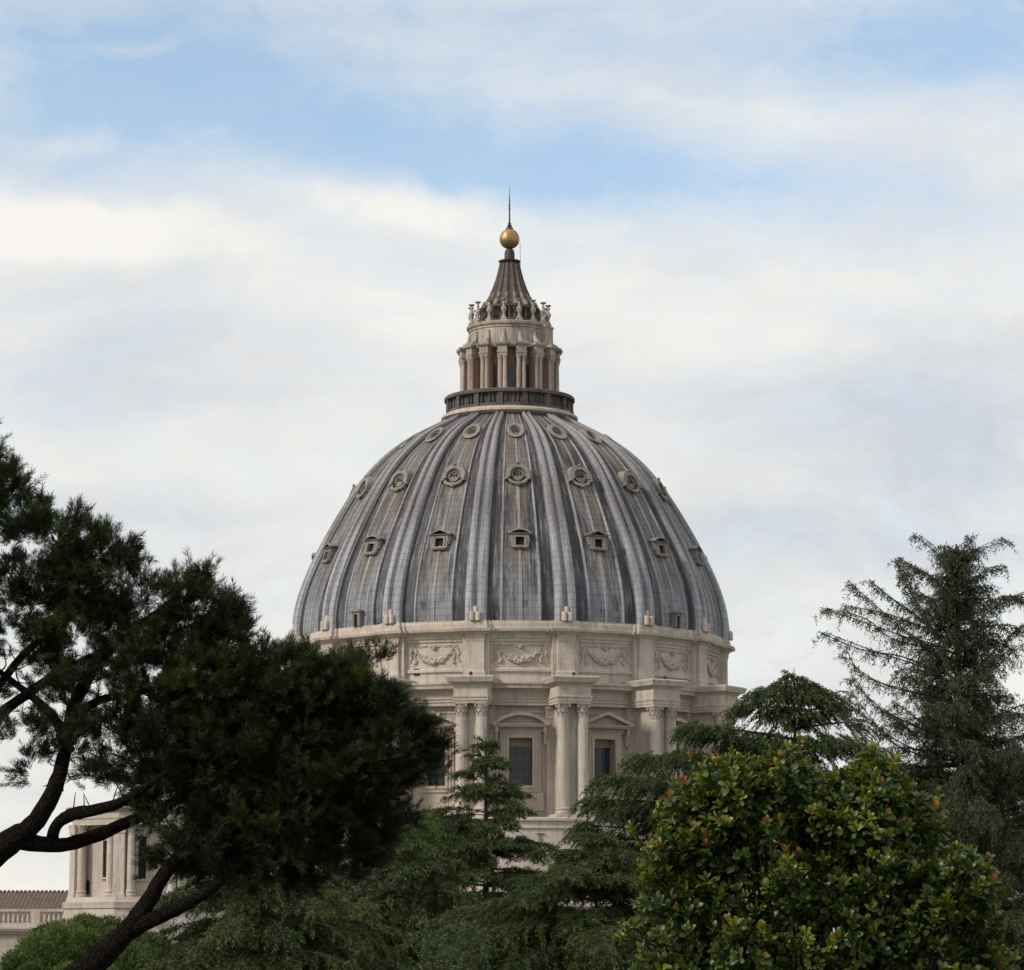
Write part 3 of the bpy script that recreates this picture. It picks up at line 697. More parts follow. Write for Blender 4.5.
def tile_mat():
    m, g = new_mat('terracotta_tiles')
    pos = g.n('ShaderNodeNewGeometry').outputs['Position']; x, y, z = g.sep(pos)
    wv = g.m('ABSOLUTE', g.m('SINE', g.m('MULTIPLY', x, pi / .5)))
    n = g.noise(pos, 1.2, 5, .65)
    c = g.mix(g.ramp(n, .3, .7), (.07, .047, .037), (.135, .092, .072))
    c = g.mix(g.m('MULTIPLY', g.m('LESS_THAN', wv, .35), .55), c, (.05, .035, .03))
    g.link(c, g.b.inputs['Base Color']); g.b.inputs['Roughness'].default_value = .9
    bump(g, wv, .6, .1); return m
TILE = tile_mat()
def make_body():
    # crossing block under the drum
    b = MB(); b.stack(-33, 33, -31, 31, [(-14, 0), (6.6, 0), (6.7, .4), (7.3, .9), (7.6, .9), (7.7, .2), (8.6, .2)]); b.build('crossing_block', STONE, BAS)
    # nave wing with tiled roof and balustrade
    x0, x1 = -160, -33.5; yf = 2.0
    b = MB(); b.stack(x0, x1, yf, 30, [(-14, 0), (4.6, 0), (4.65, .25), (4.9, .3), (4.95, .55), (5.25, .7), (5.45, .7), (5.5, .1), (5.7, .1)])
    b.build('nave_wall', STONE, BAS)
    b = MB(); b.box(x0, x1, yf + .15, yf + .55, 5.69, 5.95); b.box(x0, x1, yf + .1, yf + .6, 7.25, 7.55)
    x = x0 + .2; i = 0
    while x < x1 - .6:
        if i % 12 == 0: b.box(x, x + 1.1, yf + .12, yf + .58, 5.95, 7.25); x += 1.4
        else: b.lathe([(.12, 5.95), (.2, 6.3), (.17, 6.5), (.1, 7.0), (.16, 7.25)], 6, x + .2, yf + .35, caps=False); x += .55
        i += 1
    b.build('nave_balustrade', STONE, BAS)
    b = MB()
    b.add([(x0, yf + 1.5, 5.6), (x1, yf + 1.5, 5.6), (x1, 16, 9.8), (x0, 16, 9.8), (x1, 29, 5.6), (x0, 29, 5.6)], [(0, 1, 2, 3), (3, 2, 4, 5)])
    for k in range(int((x1 - x0) / .5)): b.tube([(x0 + .25 + .5 * k, 15.9, 9.82), (x0 + .25 + .5 * k, 16.3, 9.85)], .2, 6)
    b.build('nave_roof', TILE, BAS)
    # octagonal side cupola
    cx, cy = (153 - 512) / FPX * 341 - AX, 341 - AY
    ph = R(-15.5)
    def octa(r): return [(cx + r * sin(ph + pi / 4 * k), cy - r * cos(ph + pi / 4 * k)) for k in range(8)]
    def oct_stack(b, prof):
        vs = []; fs = []
        for z, r in prof: vs += [(x, y, z) for x, y in octa(r)]
        for j in range(len(prof) - 1):
            for k in range(8): fs.append((8 * j + k, 8 * j + (k + 1) % 8, 8 * j + 8 + (k + 1) % 8, 8 * j + 8 + k))
        fs += [tuple(range(8))[::-1], tuple(range(8 * (len(prof) - 1), 8 * len(prof)))]
        b.add(vs, fs)
    b = MB(); oct_stack(b, [(-14, 9.7), (6.9, 9.7), (7.0, 9.85), (7.6, 9.95), (7.7, 9.5), (8.15, 9.4)]); b.build('cupola_base', STONE, BAS)
    b = MB(); oct_stack(b, [(8.1, 7.9), (15.7, 7.9)]); b.build('cupola_wall', PLASTER, BAS)
    b = MB(); oct_stack(b, [(15.6, 8.9), (16.2, 8.9), (16.25, 9.0), (16.9, 9.0), (17.0, 9.3), (17.3, 9.7), (17.5, 9.7), (17.6, 8.8)]); b.build('cupola_entablature', STONE, BAS)
    b = MB(); b.lathe([(6.0 * cos(t), 17.5 + .9 * sin(t)) for t in np.linspace(0, 1.3, 14)], 32, cx, cy); b.build('cupola_roof', SPIRELEAD, BAS, smooth=True)
    b = MB(); b.lathe([(1.2, 18.2), (1.1, 18.4), (1.0, 18.9), (1.2, 19.0), (1.0, 19.1), (.3, 19.4), (.1, 19.5)], 16, cx, cy); b.build('cupola_lantern', STONE, BAS)
    def put(o, ang): o.location = (cx, cy, 0); o.rotation_euler = (0, 0, ang)
    b = MB(); b.stack(-.62, .62, -8.85, -7.2, [(8.1, .12), (8.45, .12), (8.5, 0), (14.6, 0), (14.7, .08), (15.5, .15), (15.65, .2)])
    pier = b.build('cupola_pier', STONE, BAS)
    for s in (-1, 1):
        c = MB(); c.lathe(column_prof(.44, 8.15, 14.5), 16, s * 1.12, -8.25); capital_geo(c, s * 1.12, -8.25, .40, 14.5, 15.62); c.build('cupola_column', STONE, pier, smooth=True, sharp=35)
    put(pier, ph)
    for k in (-2, -1, 1, 2): o = copy_part(pier, 0, BAS); put(o, ph + k * pi / 4)
    ri = 7.9 * cos(pi / 8)
    for ang, off, hw, zl, zh in ((-1, .75, .34, 10.2, 14.0), (1, -.95, .40, 10.0, 14.4), (3, 0, .7, 10, 14.2), (-3, 0, .7, 10, 14.2)):
        b = MB(); w2 = hw + .28
        b.box(off - w2, off - hw, -ri - .22, -ri + .3, zl - .2, zh + .3); b.box(off + hw, off + w2, -ri - .22, -ri + .3, zl - .2, zh + .3)
        b.box(off - hw, off + hw, -ri - .22, -ri + .3, zh, zh + .3); b.box(off - hw, off + hw, -ri - .22, -ri + .3, zl - .2, zl)
        wn = b.build('cupola_window', PLASTER, BAS)
        c = MB(); c.box(off - hw, off + hw, -ri - .02, -ri + .3, zl, zh); c.build('pane', HOLE, wn); put(wn, ph + ang * pi / 8)
    b = MB(); pediment(b, .95, 12.0, .45, -ri - .5, -ri + .2, True, .2); b.box(-.7, .7, -ri - .2, -ri + .2, 9.6, 12.0)
    b.v = [(x + .85, y, z) for x, y, z in b.v]; nb_ = b.build('cupola_niche', PLASTER, BAS); put(nb_, ph + pi / 8)
    b = MB(); b.poly([(-2.1, 8.5), (-1.62, 8.5), (-1.62, 9.7), (-1.7, 9.9), (-1.86, 9.97), (-2.02, 9.9), (-2.1, 9.7)], -ri - .03, -ri + .2)
    d = b.build('arched_door', HOLE, BAS); put(d, ph - pi / 8)
    b = MB(); b.box(-.4, .4, -9.78, -9.2, 5.4, 6.6); d = b.build('plinth_window', simple_mat('red_shutter', (.13, .05, .04), .8), BAS); put(d, ph + pi / 8 * 1.1)
make_body()
def fixture(px, py, Y, label):
    b = MB(); p = P(px, py, Y); b.ball((0, 0, .22), .2, 8, 6, (1, 1, 1.1)); b.lathe([(.14, -.06), (.14, .08), (.08, .12)], 8)
    o = b.build('floodlight', IRON, None, smooth=True); o.location = p
    tag(o, label, 'floodlight', 'small dark floodlights on the column ledges')
FIX = [(471.2, R(-8.35), 'small dark floodlight on the ledge above the column pair left of the central drum window'),
       (577, R(14.15), 'small dark floodlight on the ledge above the column pair right of the central drum window'),
       (672, R(36.65), 'small dark floodlight above the half hidden column pair on the right, by the cedar')]
for px, a, lab in FIX:
    r = 28.5; X, Yq = AX + r * sin(a), AY - r * cos(a)
    b = MB(); b.ball((0, 0, .27), .2, 8, 6, (1, 1, 1.1)); b.lathe([(.14, 0), (.14, .1), (.08, .14)], 8)
    o = b.build('floodlight', IRON, None, smooth=True); o.location = (X, Yq, 31.97)
    tag(o, lab, 'floodlight', 'small dark floodlights on the column ledges')

# ------------------------------------------------------------------ foliage
def unit(a): return a / (np.linalg.norm(a, axis=-1, keepdims=True) + 1e-9)
def perp(d, rng):
    return unit(np.cross(d, unit(rng.normal(size=d.shape))))
def blade_mesh(name, base, dirs, length, width, tint, mat, parent, rng):
    """one thin four-sided blade per row"""
    n = len(base); s = perp(dirs, rng)
    L = np.broadcast_to(np.asarray(length, float), (n,))[:, None]; W = np.broadcast_to(np.asarray(width, float), (n,))[:, None]
    v = np.empty((n, 4, 3)); v[:, 0] = base; v[:, 1] = base + dirs * L * .45 + s * W * .5
    v[:, 2] = base + dirs * L; v[:, 3] = base + dirs * L * .45 - s * W * .5
    return quads(name, v.reshape(-1, 3), np.arange(4 * n), np.repeat(tint, 4), mat, parent)
def quads(name, v, idx, tint, mat, parent):
    me = bpy.data.meshes.new(name); nf = len(idx) // 4
    me.vertices.add(len(v)); me.vertices.foreach_set('co', np.ascontiguousarray(v, np.float32).ravel())
    me.loops.add(len(idx)); me.loops.foreach_set('vertex_index', idx.astype(np.int32))
    me.polygons.add(nf); me.polygons.foreach_set('loop_start', np.arange(0, 4 * nf, 4, dtype=np.int32))
    me.update(calc_edges=True)
    at = me.attributes.new('tint', 'FLOAT', 'POINT'); at.data.foreach_set('value', np.clip(tint, 0, 1).astype(np.float32))
    me.materials.append(mat)
    o = bpy.data.objects.new(name, me); COL.objects.link(o); o.parent = parent
    return o
def smooth_path(pts, n=6):
    p = np.array(pts, float); out = []
    for i in range(len(p) - 1):
        a, b, c, d = p[max(i - 1, 0)], p[i], p[i + 1], p[min(i + 2, len(p) - 1)]
        for k in range(n):
            t = k / n
            out.append(.5 * ((2 * b) + (-a + c) * t + (2 * a - 5 * b + 4 * c - d) * t * t + (-a + 3 * b - 3 * c + d) * t ** 3))
    out.append(p[-1]); return np.array(out)

PINE_LEAF = leaf_mat('stone_pine_needles', [(0, (.007, .012, .004)), (.5, (.022, .036, .008)), (1, (.080, .108, .022))], .55, .2)
PINE2_LEAF = leaf_mat('far_pine_needles', [(0, (.028, .046, .012)), (.5, (.070, .105, .026)), (1, (.14, .18, .05))], .6, .25)
CEDAR_LEAF = leaf_mat('cedar_needles', [(0, (.016, .027, .009)), (.5, (.041, .061, .018)), (1, (.108, .134, .040))], .6, .2)
BLUE_CEDAR = leaf_mat('grey_cedar_needles', [(0, (.024, .033, .018)), (.5, (.060, .076, .042)), (1, (.11, .13, .07))], .6, .2)
DARK_CEDAR = leaf_mat('dark_cedar_needles', [(0, (.014, .019, .009)), (.5, (.042, .052, .024)), (1, (.100, .115, .050))], .6, .18)
YOUNG_LEAF = leaf_mat('young_conifer_needles', [(0, (.03, .05, .025)), (.5, (.065, .095, .045)), (1, (.11, .14, .07))], .6, .2)
BARK = bark_mat('pine_bark', (.0115, .009, .008))
CBARK = bark_mat('cedar_bark', (.10, .08, .065))

def tree_root(name, X, Y, label, cat, group=None):
    return empty(name, (X, Y, ground_z(Y)), label, cat, group)

def big_pine():
    rng = np.random.default_rng(11); Y0 = 35.0; s = Y0 / FPX; r0 = random.Random(5)
    base = P(-170, 1412, Y0); root = tree_root('stone_pine', base[0], Y0, 'large dark stone pine with forked leaning limbs in the left foreground, crown overlapping the dome', 'tree', None)
    O = np.array(root.location)
    def L(pts):
        q = np.array([np.r_[P(x, y, Y0 + dy) - O, r * s] for x, y, r, dy in pts]); return smooth_path(q, 5)
    limbs = [[(-170, 1412, 40, 0), (-160, 1300, 33, 0), (-135, 1150, 30, 0), (-125, 1050, 25, 0), (-65, 915, 18, -.1), (0, 850, 14, -.2), (32, 826, 10, -.2), (54, 790, 8.5, -.1), (66, 748, 6.5, 0), (76, 700, 6.5, .2), (112, 648, 5, .3), (160, 610, 3, .4)],
             [(14, 840, 10, -.2), (60, 845, 7.5, -.1), (95, 836, 7, 0), (128, 822, 6, .1), (165, 806, 5, .2), (205, 785, 4, .3), (270, 750, 2.5, .4)],
             [(52, 843, 6, -.1), (56, 826, 6, -.2), (70, 815, 6.5, -.3), (95, 810, 6, -.4), (125, 800, 5, -.5), (170, 770, 3, -.6)],
             [(68, 750, 7, 0), (56, 720, 5, .3), (36, 700, 4, .5), (0, 672, 3, .7), (-40, 640, 2, .8)],
             [(72, 725, 5, .1), (95, 702, 4, .1), (140, 692, 3.5, .1), (190, 680, 3, .2), (240, 672, 2, .2)],
             [(-65, 915, 13, -.1), (-70, 800, 12, .5), (-40, 730, 7, .8), (0, 684, 4.5, 1.0), (26, 652, 4, 1.0), (70, 618, 3, 1.1), (110, 580, 2, 1.1)],
             [(-40, 730, 7, .8), (-5, 716, 6, .5), (20, 699, 5.5, .5), (55, 676, 5, .5), (98, 655, 4, .5), (150, 640, 3, .4)],
             [(-40, 730, 6, .8), (-50, 650, 5, .8), (-35, 570, 4, .8), (-5, 500, 2.5, .8)],
             [(-135, 1150, 26, 0), (-60, 1078, 23, -.3), (20, 1020, 18, -.6), (86, 970, 14, -.8), (122, 936, 11, -.8), (144, 908, 8.5, -.8), (165, 873, 7.5, -.7), (190, 848, 7.5, -.6), (215, 832, 6.5, -.5), (255, 800, 6, -.4), (320, 765, 3.5, -.3), (370, 745, 2, -.2)],
             [(122, 934, 10, -.8), (160, 916, 7.5, -.85), (190, 902, 6.5, -.9), (214, 886, 6, -.9), (222, 872, 5.5, -.9), (219, 850, 4.5, -.8), (222, 828, 3.5, -.6), (240, 800, 2.5, -.2), (262, 770, 1.5, .1)],
             [(240, 812, 5, -.45), (280, 815, 4, -.2), (330, 810, 3, 0), (380, 800, 2, .1)],
             [(255, 800, 5, -.4), (262, 760, 4, -.3), (275, 710, 3, -.3), (300, 680, 2, -.3)]]
    b = MB(); pts_all = []
    for lm in limbs:
        q = L(lm); b.tube(q[:, :3], q[:, 3], 9, .08, r0); pts_all.append(q[:, :3])
    for (x, y, r, dy) in ((40, 815, 9, -.3), (137, 906, 8, -.8), (228, 868, 6, -1.2)): pass
    limb_pts = np.concatenate(pts_all)
    # crown lobes: image place, radii, share of fullness, depth offset
    lobes = [(-42, 486, 62, 58, 1.3, .6), (-100, 600, 80, 80, .8, .3), (5, 525, 42, 50, 1.0, .5), (45, 565, 60, 58, 1.2, .4), (95, 580, 55, 55, 1.3, .2), (140, 615, 50, 50, 1.3, .1), (192, 622, 46, 46, 1.3, .1), (215, 655, 35, 34, 1, 0),
             (20, 615, 60, 38, .95, .6), (90, 650, 60, 44, 1.2, .3), (160, 675, 60, 48, 1.2, 0), (210, 705, 50, 48, 1.3, -.1),
             (25, 670, 60, 30, .9, .8), (15, 742, 50, 32, .6, .3), (80, 715, 50, 42, .85, .1), (125, 745, 50, 44, .8, 0), (110, 790, 50, 22, .38, -.3), (60, 772, 40, 22, .4, 0), (175, 760, 55, 50, 1.2, -.2), (170, 812, 60, 34, .9, -.2),
             (255, 690, 46, 44, 1.2, 0), (300, 705, 52, 50, 1.3, -.1), (350, 705, 42, 46, 1.3, 0), (365, 680, 26, 26, .9, .3), (392, 752, 44, 42, 1.3, .1), (425, 765, 22, 32, .9, .1), (235, 760, 60, 58, 1.4, -.2), (300, 775, 66, 58, 1.5, -.2), (355, 790, 55, 42, 1.3, 0),
             (265, 830, 70, 44, 1.3, -.3), (330, 835, 55, 36, 1.1, -.1), (215, 855, 60, 36, .7, -.5), (285, 868, 50, 24, .7, -.2), (395, 805, 35, 26, .8, .2), (250, 862, 80, 40, 1.2, .2), (335, 855, 60, 30, 1.2, .3), (190, 862, 48, 30, .6, .1), (372, 828, 40, 28, 1, .3), (200, 800, 60, 50, 1.2, .4), (265, 780, 70, 60, 1.2, .6), (340, 770, 60, 50, 1.2, .5), (160, 720, 50, 50, 1, .5), (200, 740, 50, 50, 1.2, .5), (280, 720, 60, 50, 1.2, .5)]
    B, A, SLN, TI = [], [], [], []
    tw = []
    for cx, cy, rx, ry, dn, dd in lobes:
        K = max(3, int(rx * ry * (.0125 if cx < 190 else .0175) * dn)); c = P(cx, cy, Y0 + dd) - O; rad = np.array([rx, (rx + ry) * .55, ry]) * s
        d = unit(rng.normal(size=(K, 3))); rr = rng.uniform(.2, 1.0, K) ** .42
        keep = rng.random(K) < np.where(d[:, 2] < -.4, .6, 1); d, rr = d[keep], rr[keep]; K = len(d)
        m = rng.integers(10, 19, K); ix = np.repeat(np.arange(K), m); n = len(ix)
        cc = c + d * rr[:, None] * rad * .93
        out = unit(d * np.array([.75, .75, .5]) + np.array([0, 0, .7]) + rng.normal(size=(K, 3)) * .2)
        a = unit(out[ix] + rng.normal(size=(n, 3)) * .42)
        B.append(cc[ix] + a * rng.uniform(-.02, .10, (n, 1)) + rng.normal(size=(n, 3)) * .045); A.append(a)
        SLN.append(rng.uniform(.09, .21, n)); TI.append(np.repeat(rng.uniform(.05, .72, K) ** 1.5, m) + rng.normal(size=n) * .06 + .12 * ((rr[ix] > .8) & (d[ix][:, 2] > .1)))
        # twigs that carry the clump
        k = int(5 + 9 * min(1, dn))
        for q in c + unit(rng.normal(size=(k, 3))) * rad * rng.uniform(.3, .95, (k, 1)):
            j = np.argsort(np.linalg.norm(limb_pts - q, axis=1))[rng.integers(0, 6)]
            st = limb_pts[j]; mid = st * .45 + q * .55 + rng.normal(size=3) * .05 - np.array([0, 0, .05]); tw.append((st, mid, q))
    for st, mid, q in tw:
        if np.linalg.norm(q - st) > .36: continue
        pp = smooth_path([st, mid, q], 3); b.tube(pp, np.linspace(.012, .004, len(pp)), 5)
    b.build('trunk', BARK, root, smooth=True, sharp=80)
    B, A, sl, ti = map(np.concatenate, (B, A, SLN, TI)); n = len(B); NN = 52
    t = rng.uniform(0, 1, (n, NN)); ang = np.radians(rng.uniform(14, 54, (n, NN)))
    A2 = np.repeat(A, NN, 0); base = np.repeat(B, NN, 0) + A2 * (t.ravel() * np.repeat(sl, NN))[:, None]
    rp = perp(A2, rng); dirs = A2 * np.cos(ang).ravel()[:, None] + rp * np.sin(ang).ravel()[:, None]
    tint = np.repeat(ti, NN) + .25 * (t.ravel() - .4) + rng.normal(size=n * NN) * .06
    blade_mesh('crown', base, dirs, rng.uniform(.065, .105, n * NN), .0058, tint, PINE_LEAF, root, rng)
big_pine()

def far_pine(cx, cy, rx, ry, Y0, label, seed, dens=1.0):
    rng = np.random.default_rng(seed); s = Y0 / FPX; r0 = random.Random(seed)
    top = P(cx, cy, Y0); root = tree_root('stone_pine', top[0], Y0, label, 'tree', 'stone pines')
    O = np.array(root.location); c = top - O; rad = np.array([rx, rx, ry]) * s
    b = MB(); h = c[2] - rad[2] * .5
    b.tube(smooth_path([(0, 0, -.3), (.15, 0, h * .5), (0, .1, h)], 4), np.linspace(.42, .28, 9), 8, .06, r0)
    K = 70; cd_ = unit(rng.normal(size=(K, 3))); cd_[:, 2] = np.abs(cd_[:, 2]) * 1.0 - .15
    cp = c + cd_ * rad * rng.uniform(.7, .95, (K, 1)) - np.array([0, 0, rad[2] * .3])
    for q in cp[::2]: b.tube(smooth_path([(0, .1, h), (q + np.array([0, 0, h])) / 2 - np.array([0, 0, .2]), q], 3), np.linspace(.14, .03, 7), 5)
    b.build('trunk', BARK, root, smooth=True, sharp=80)
    B, D, T = [], [], []
    for q in cp:
        n = int(1500 * dens); d = unit(rng.normal(size=(n, 3))); cr = rad[2] * rng.uniform(.2, .34)
        B.append(q + d * cr * (rng.uniform(.3, 1, (n, 1)) ** .5) * np.array([1.15, 1.15, .8])); D.append(unit(d * .6 + np.array([0, 0, .6]) + rng.normal(size=(n, 3)) * .5)); T.append(np.full(n, rng.uniform(.15, .8)) + rng.normal(size=n) * .15)
    blade_mesh('crown', np.concatenate(B), np.concatenate(D), rng.uniform(.14, .28, K * int(1500 * dens)), .045, np.concatenate(T), PINE2_LEAF, root, rng)
far_pine(98, 952, 92, 54, 150, 'rounded bright green stone pine below the side cupola at lower left', 21)
far_pine(432, 846, 55, 50, 175, 'bright green stone pine crown half hidden behind the slim pointed cedar', 22)

def conifer(name, label, cat, group, apex, Y0, mat, seed, prof, nprim, elev=(5, 55), droop=.35, secmax=.9, secgap=.16, bgap=.028, bl=.2, bw=.035, hang=.25, sag=.15, extra=(), hmin=.1, az_bias=None, lean=0, bark=CBARK, rough=.3, copies=0, jit=8, pads=(), padk=.05, tiers=0, lenr=(.7, 1.12), vert=.2, tj=.16, esec=None, wig=9, sider=.12):
    """prof: (height fraction, crown radius as fraction of height) pairs"""
    rng = np.random.default_rng(seed); r0 = random.Random(seed)
    top = P(apex[0], apex[1], Y0); gx = top[0] - lean
    root = tree_root(name, gx, Y0, label, cat, group)
    O = np.array(root.location); H = top[2] - O[2]
    ph, pr = zip(*prof)
    b = MB()
    tp = smooth_path([(0, 0, -.3), (lean * .1, 0, H * .35), (lean * .5, .05, H * .7), (lean, 0, H)], 5)
    b.tube(tp, np.linspace(H * .017, .015, len(tp)), 8, .05, r0)
    def trunk_at(z): return np.array([np.interp(z, tp[:, 2], tp[:, 0]), np.interp(z, tp[:, 2], tp[:, 1]), z])
    prim = []
    for i in range(nprim):
        h = hmin + (1 - hmin) * max(0.0, (i + rng.uniform(-.4, .4)) / nprim) ** .85; h = min(max(h, .02), .985)
        if tiers: h = min(.985, (round(h * tiers) + rng.uniform(-tj, tj)) / tiers)
        az = i * 2.399 + rng.uniform(-.4, .4)
        Lp = H * np.interp(h, ph, pr) * rng.uniform(*lenr)
        if az_bias: Lp *= az_bias(az, h)
        e = R(np.interp(h, [0, 1], elev) + rng.uniform(-wig, wig)); st = trunk_at(h * H)
        sx = np.linspace(0, 1, 7); side = rng.uniform(-sider, sider)
        hx = Lp * sx * cos(e); zz = Lp * (sin(e) * sx - droop * sx ** 2)
        dx, dy = sin(az), cos(az)
        pts = np.stack([st[0] + hx * dx - side * Lp * sx ** 2 * dy, st[1] + hx * dy + side * Lp * sx ** 2 * dx, st[2] + zz], 1)
        prim.append((pts, Lp))
    for k in range(16):
        h = .88 + .11 * k / 16; az = k * 2.4; Lp = H * (.015 + .25 * (1 - h)); st = trunk_at(h * H); e = R(rng.uniform(15, 50))
        sx = np.linspace(0, 1, 4)[:, None]; prim.append((st + sx * Lp * np.array([sin(az) * cos(e), cos(az) * cos(e), sin(e)]), Lp))
    n_gen = len(prim)
    for lst in [[(x + (rng.uniform(-jit, jit) if j and i else 0), y + (rng.uniform(-jit, jit) * .8 if j and i else 0), dy + (rng.uniform(-jit, jit) * .3 if j and i else 0)) for i, (x, y, dy) in enumerate(l)] for l in extra for j in range(1 + copies)]:
        q = smooth_path([P(x, y, Y0 + dy) - O for x, y, dy in lst], 4); prim.append((q, float(np.sum(np.linalg.norm(np.diff(q, axis=0), axis=1)))))
    SB, SD, SL, ST = [], [], [], []
    for pi_, (pts, Lp) in enumerate(prim):
        b.tube(pts, np.linspace(min(.05, max(.012, Lp * .014)) * (.42 if esec and pi_ >= n_gen else 1), .007, len(pts)), 5)
        drawn = esec and pi_ >= n_gen
        ns = max(6, int(Lp / (secgap * (1.25 if drawn else 1)))); tt = np.sort(rng.uniform(.06, 1, ns) ** .8) * (len(pts) - 1)
        i0 = np.minimum(tt.astype(int), len(pts) - 2); f = (tt - i0)[:, None]
        p = pts[i0] * (1 - f) + pts[i0 + 1] * f; tan = unit(pts[i0 + 1] - pts[i0])
        side = unit(np.cross(tan, np.array([0, 0, 1.0]))) * np.where(np.arange(ns) % 2, 1, -1)[:, None]
        fr = tt / (len(pts) - 1)
        sd_ = unit(tan * rng.uniform(.4, .9, (ns, 1)) + side * rng.uniform(.4, 1, (ns, 1)) + np.array([0, 0, -1]) * (sag + rng.uniform(-vert, vert, (ns, 1))))
        sl = np.minimum(esec if drawn else secmax, Lp * .4) * (1 - .7 * fr) * (rng.uniform(.15, 1.3, ns) if drawn else rng.uniform(.5, 1.2, ns)) + (.03 if drawn else .12)
        SB.append(p); SD.append(sd_); SL.append(sl); ST.append(np.full(ns, rng.uniform(.3, .65)) + .15 * (fr - .5))
        SB.append(pts[-2:-1]); SD.append(unit(pts[-1:] - pts[-2:-1])); SL.append(np.array([.25 + np.linalg.norm(pts[-1] - pts[-2])])); ST.append(np.array([.6]))
    for cx, cy, rx, ry in pads:                       # bushy layered boughs
        dY = rng.uniform(-.6, .6) * rx; sc = Y0 / FPX; c = P(cx, cy, Y0) + np.array([0, dY * sc, 0]) - O
        n = max(8, int(rx * ry * padk)); d = unit(rng.normal(size=(n, 3))) * (rng.uniform(.1, 1, (n, 1)) ** .45)
        p = c + d * np.array([rx, rx, ry * .52]) * sc; p[:, 2] -= (np.hypot(d[:, 0], d[:, 1]) ** 2) * ry * sc * .3
        st = trunk_at(max(.3, min(H * .97, c[2] - abs(c[0]) * .12))); lm = smooth_path([st, st * .4 + c * .6 + np.array([0, 0, .02 * abs(c[0])]), c], 4)
        b.tube(lm, np.linspace(.03 + .012 * np.linalg.norm(c - st), .015, len(lm)), 6)
        o_ = p - trunk_at(H * .5); o_[:, 2] = 0
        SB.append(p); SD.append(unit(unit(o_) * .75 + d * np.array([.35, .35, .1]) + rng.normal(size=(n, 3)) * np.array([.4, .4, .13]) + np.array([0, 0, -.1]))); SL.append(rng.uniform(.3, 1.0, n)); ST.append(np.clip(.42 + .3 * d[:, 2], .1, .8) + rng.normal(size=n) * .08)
    SB, SD, SL, ST = map(np.concatenate, (SB, SD, SL, ST))
    nb = np.maximum(5, (SL / bgap).astype(int)); idx = np.repeat(np.arange(len(SB)), nb); n = len(idx)
    t = rng.uniform(0, 1, n)
    base = SB[idx] + SD[idx] * (t * SL[idx])[:, None] + np.array([0, 0, -1]) * (t ** 2 * SL[idx] * hang)[:, None] + rng.normal(size=(n, 3)) * .02
    dirs = unit(SD[idx] * .6 + rng.normal(size=(n, 3)) * rough * 1.4 + np.array([0, 0, -1]) * hang * (.3 + t)[:, None])
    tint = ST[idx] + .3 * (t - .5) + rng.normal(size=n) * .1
    b.build('trunk', bark, root, smooth=True, sharp=80)
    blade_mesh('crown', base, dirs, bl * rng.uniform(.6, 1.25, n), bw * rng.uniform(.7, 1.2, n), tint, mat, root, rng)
    return root

# slim cedar in the middle
conifer('cedar', 'slim pointed cedar with tiered branches standing before the central drum window', 'tree', 'cedars below the dome', (486, 737), 110, CEDAR_LEAF, 31,
        [(0, .40), (.3, .38), (.5, .32), (.6, .28), (.68, .215), (.74, .165), (.80, .115), (.90, .085), (1, .01)], 190, (-6, 12), .18, 1.0, .075, .012, .14, .032, .25, .03, tiers=17, vert=.4, tj=.32)
conifer('cedar', 'wide flat topped cedar at bottom centre, below the right hand column pair', 'tree', 'cedars below the dome', (596, 832), 95, CEDAR_LEAF, 32,
        [(0, .44), (.4, .54), (.7, .50), (.84, .38), (.93, .18), (1, .03)], 190, (-4, 14), .26, 1.4, .075, .013, .14, .03, .25, .06, tiers=13, vert=.4, tj=.24, lenr=(.55, 1.2))
conifer('cedar', 'broad mid green cedar just left of the slim pointed cedar', 'tree', 'cedars below the dome', (408, 838), 105, CEDAR_LEAF, 33,
        [(0, .44), (.4, .42), (.7, .30), (.85, .20), (.93, .14), (1, .03)], 150, (-4, 12), .25, 1.3, .08, .013, .15, .034, .3, .1, tiers=12, vert=.4, tj=.24, lenr=(.6, 1.2))
conifer('cedar', 'layered green cedar under the big pine limb at bottom left', 'tree', 'cedars below the dome', (262, 858), 90, CEDAR_LEAF, 34,
        [(0, .46), (.4, .48), (.7, .42), (.88, .32), (1, .15)], 150, (0, 18), .36, 1.2, .08, .013, .13, .03, .35, .15, tiers=11, vert=.4, tj=.24, lenr=(.6, 1.2))
conifer('cedar', 'dark cedar standing in the gap between the bottom left cedar and the mid green cedar', 'tree', 'cedars below the dome', (338, 846), 125, DARK_CEDAR, 38,
        [(0, .4), (.4, .42), (.7, .36), (.88, .28), (1, .12)], 130, (0, 18), .32, 1.3, .08, .013, .16, .038, .35, .15, tiers=11, vert=.4, tj=.24)
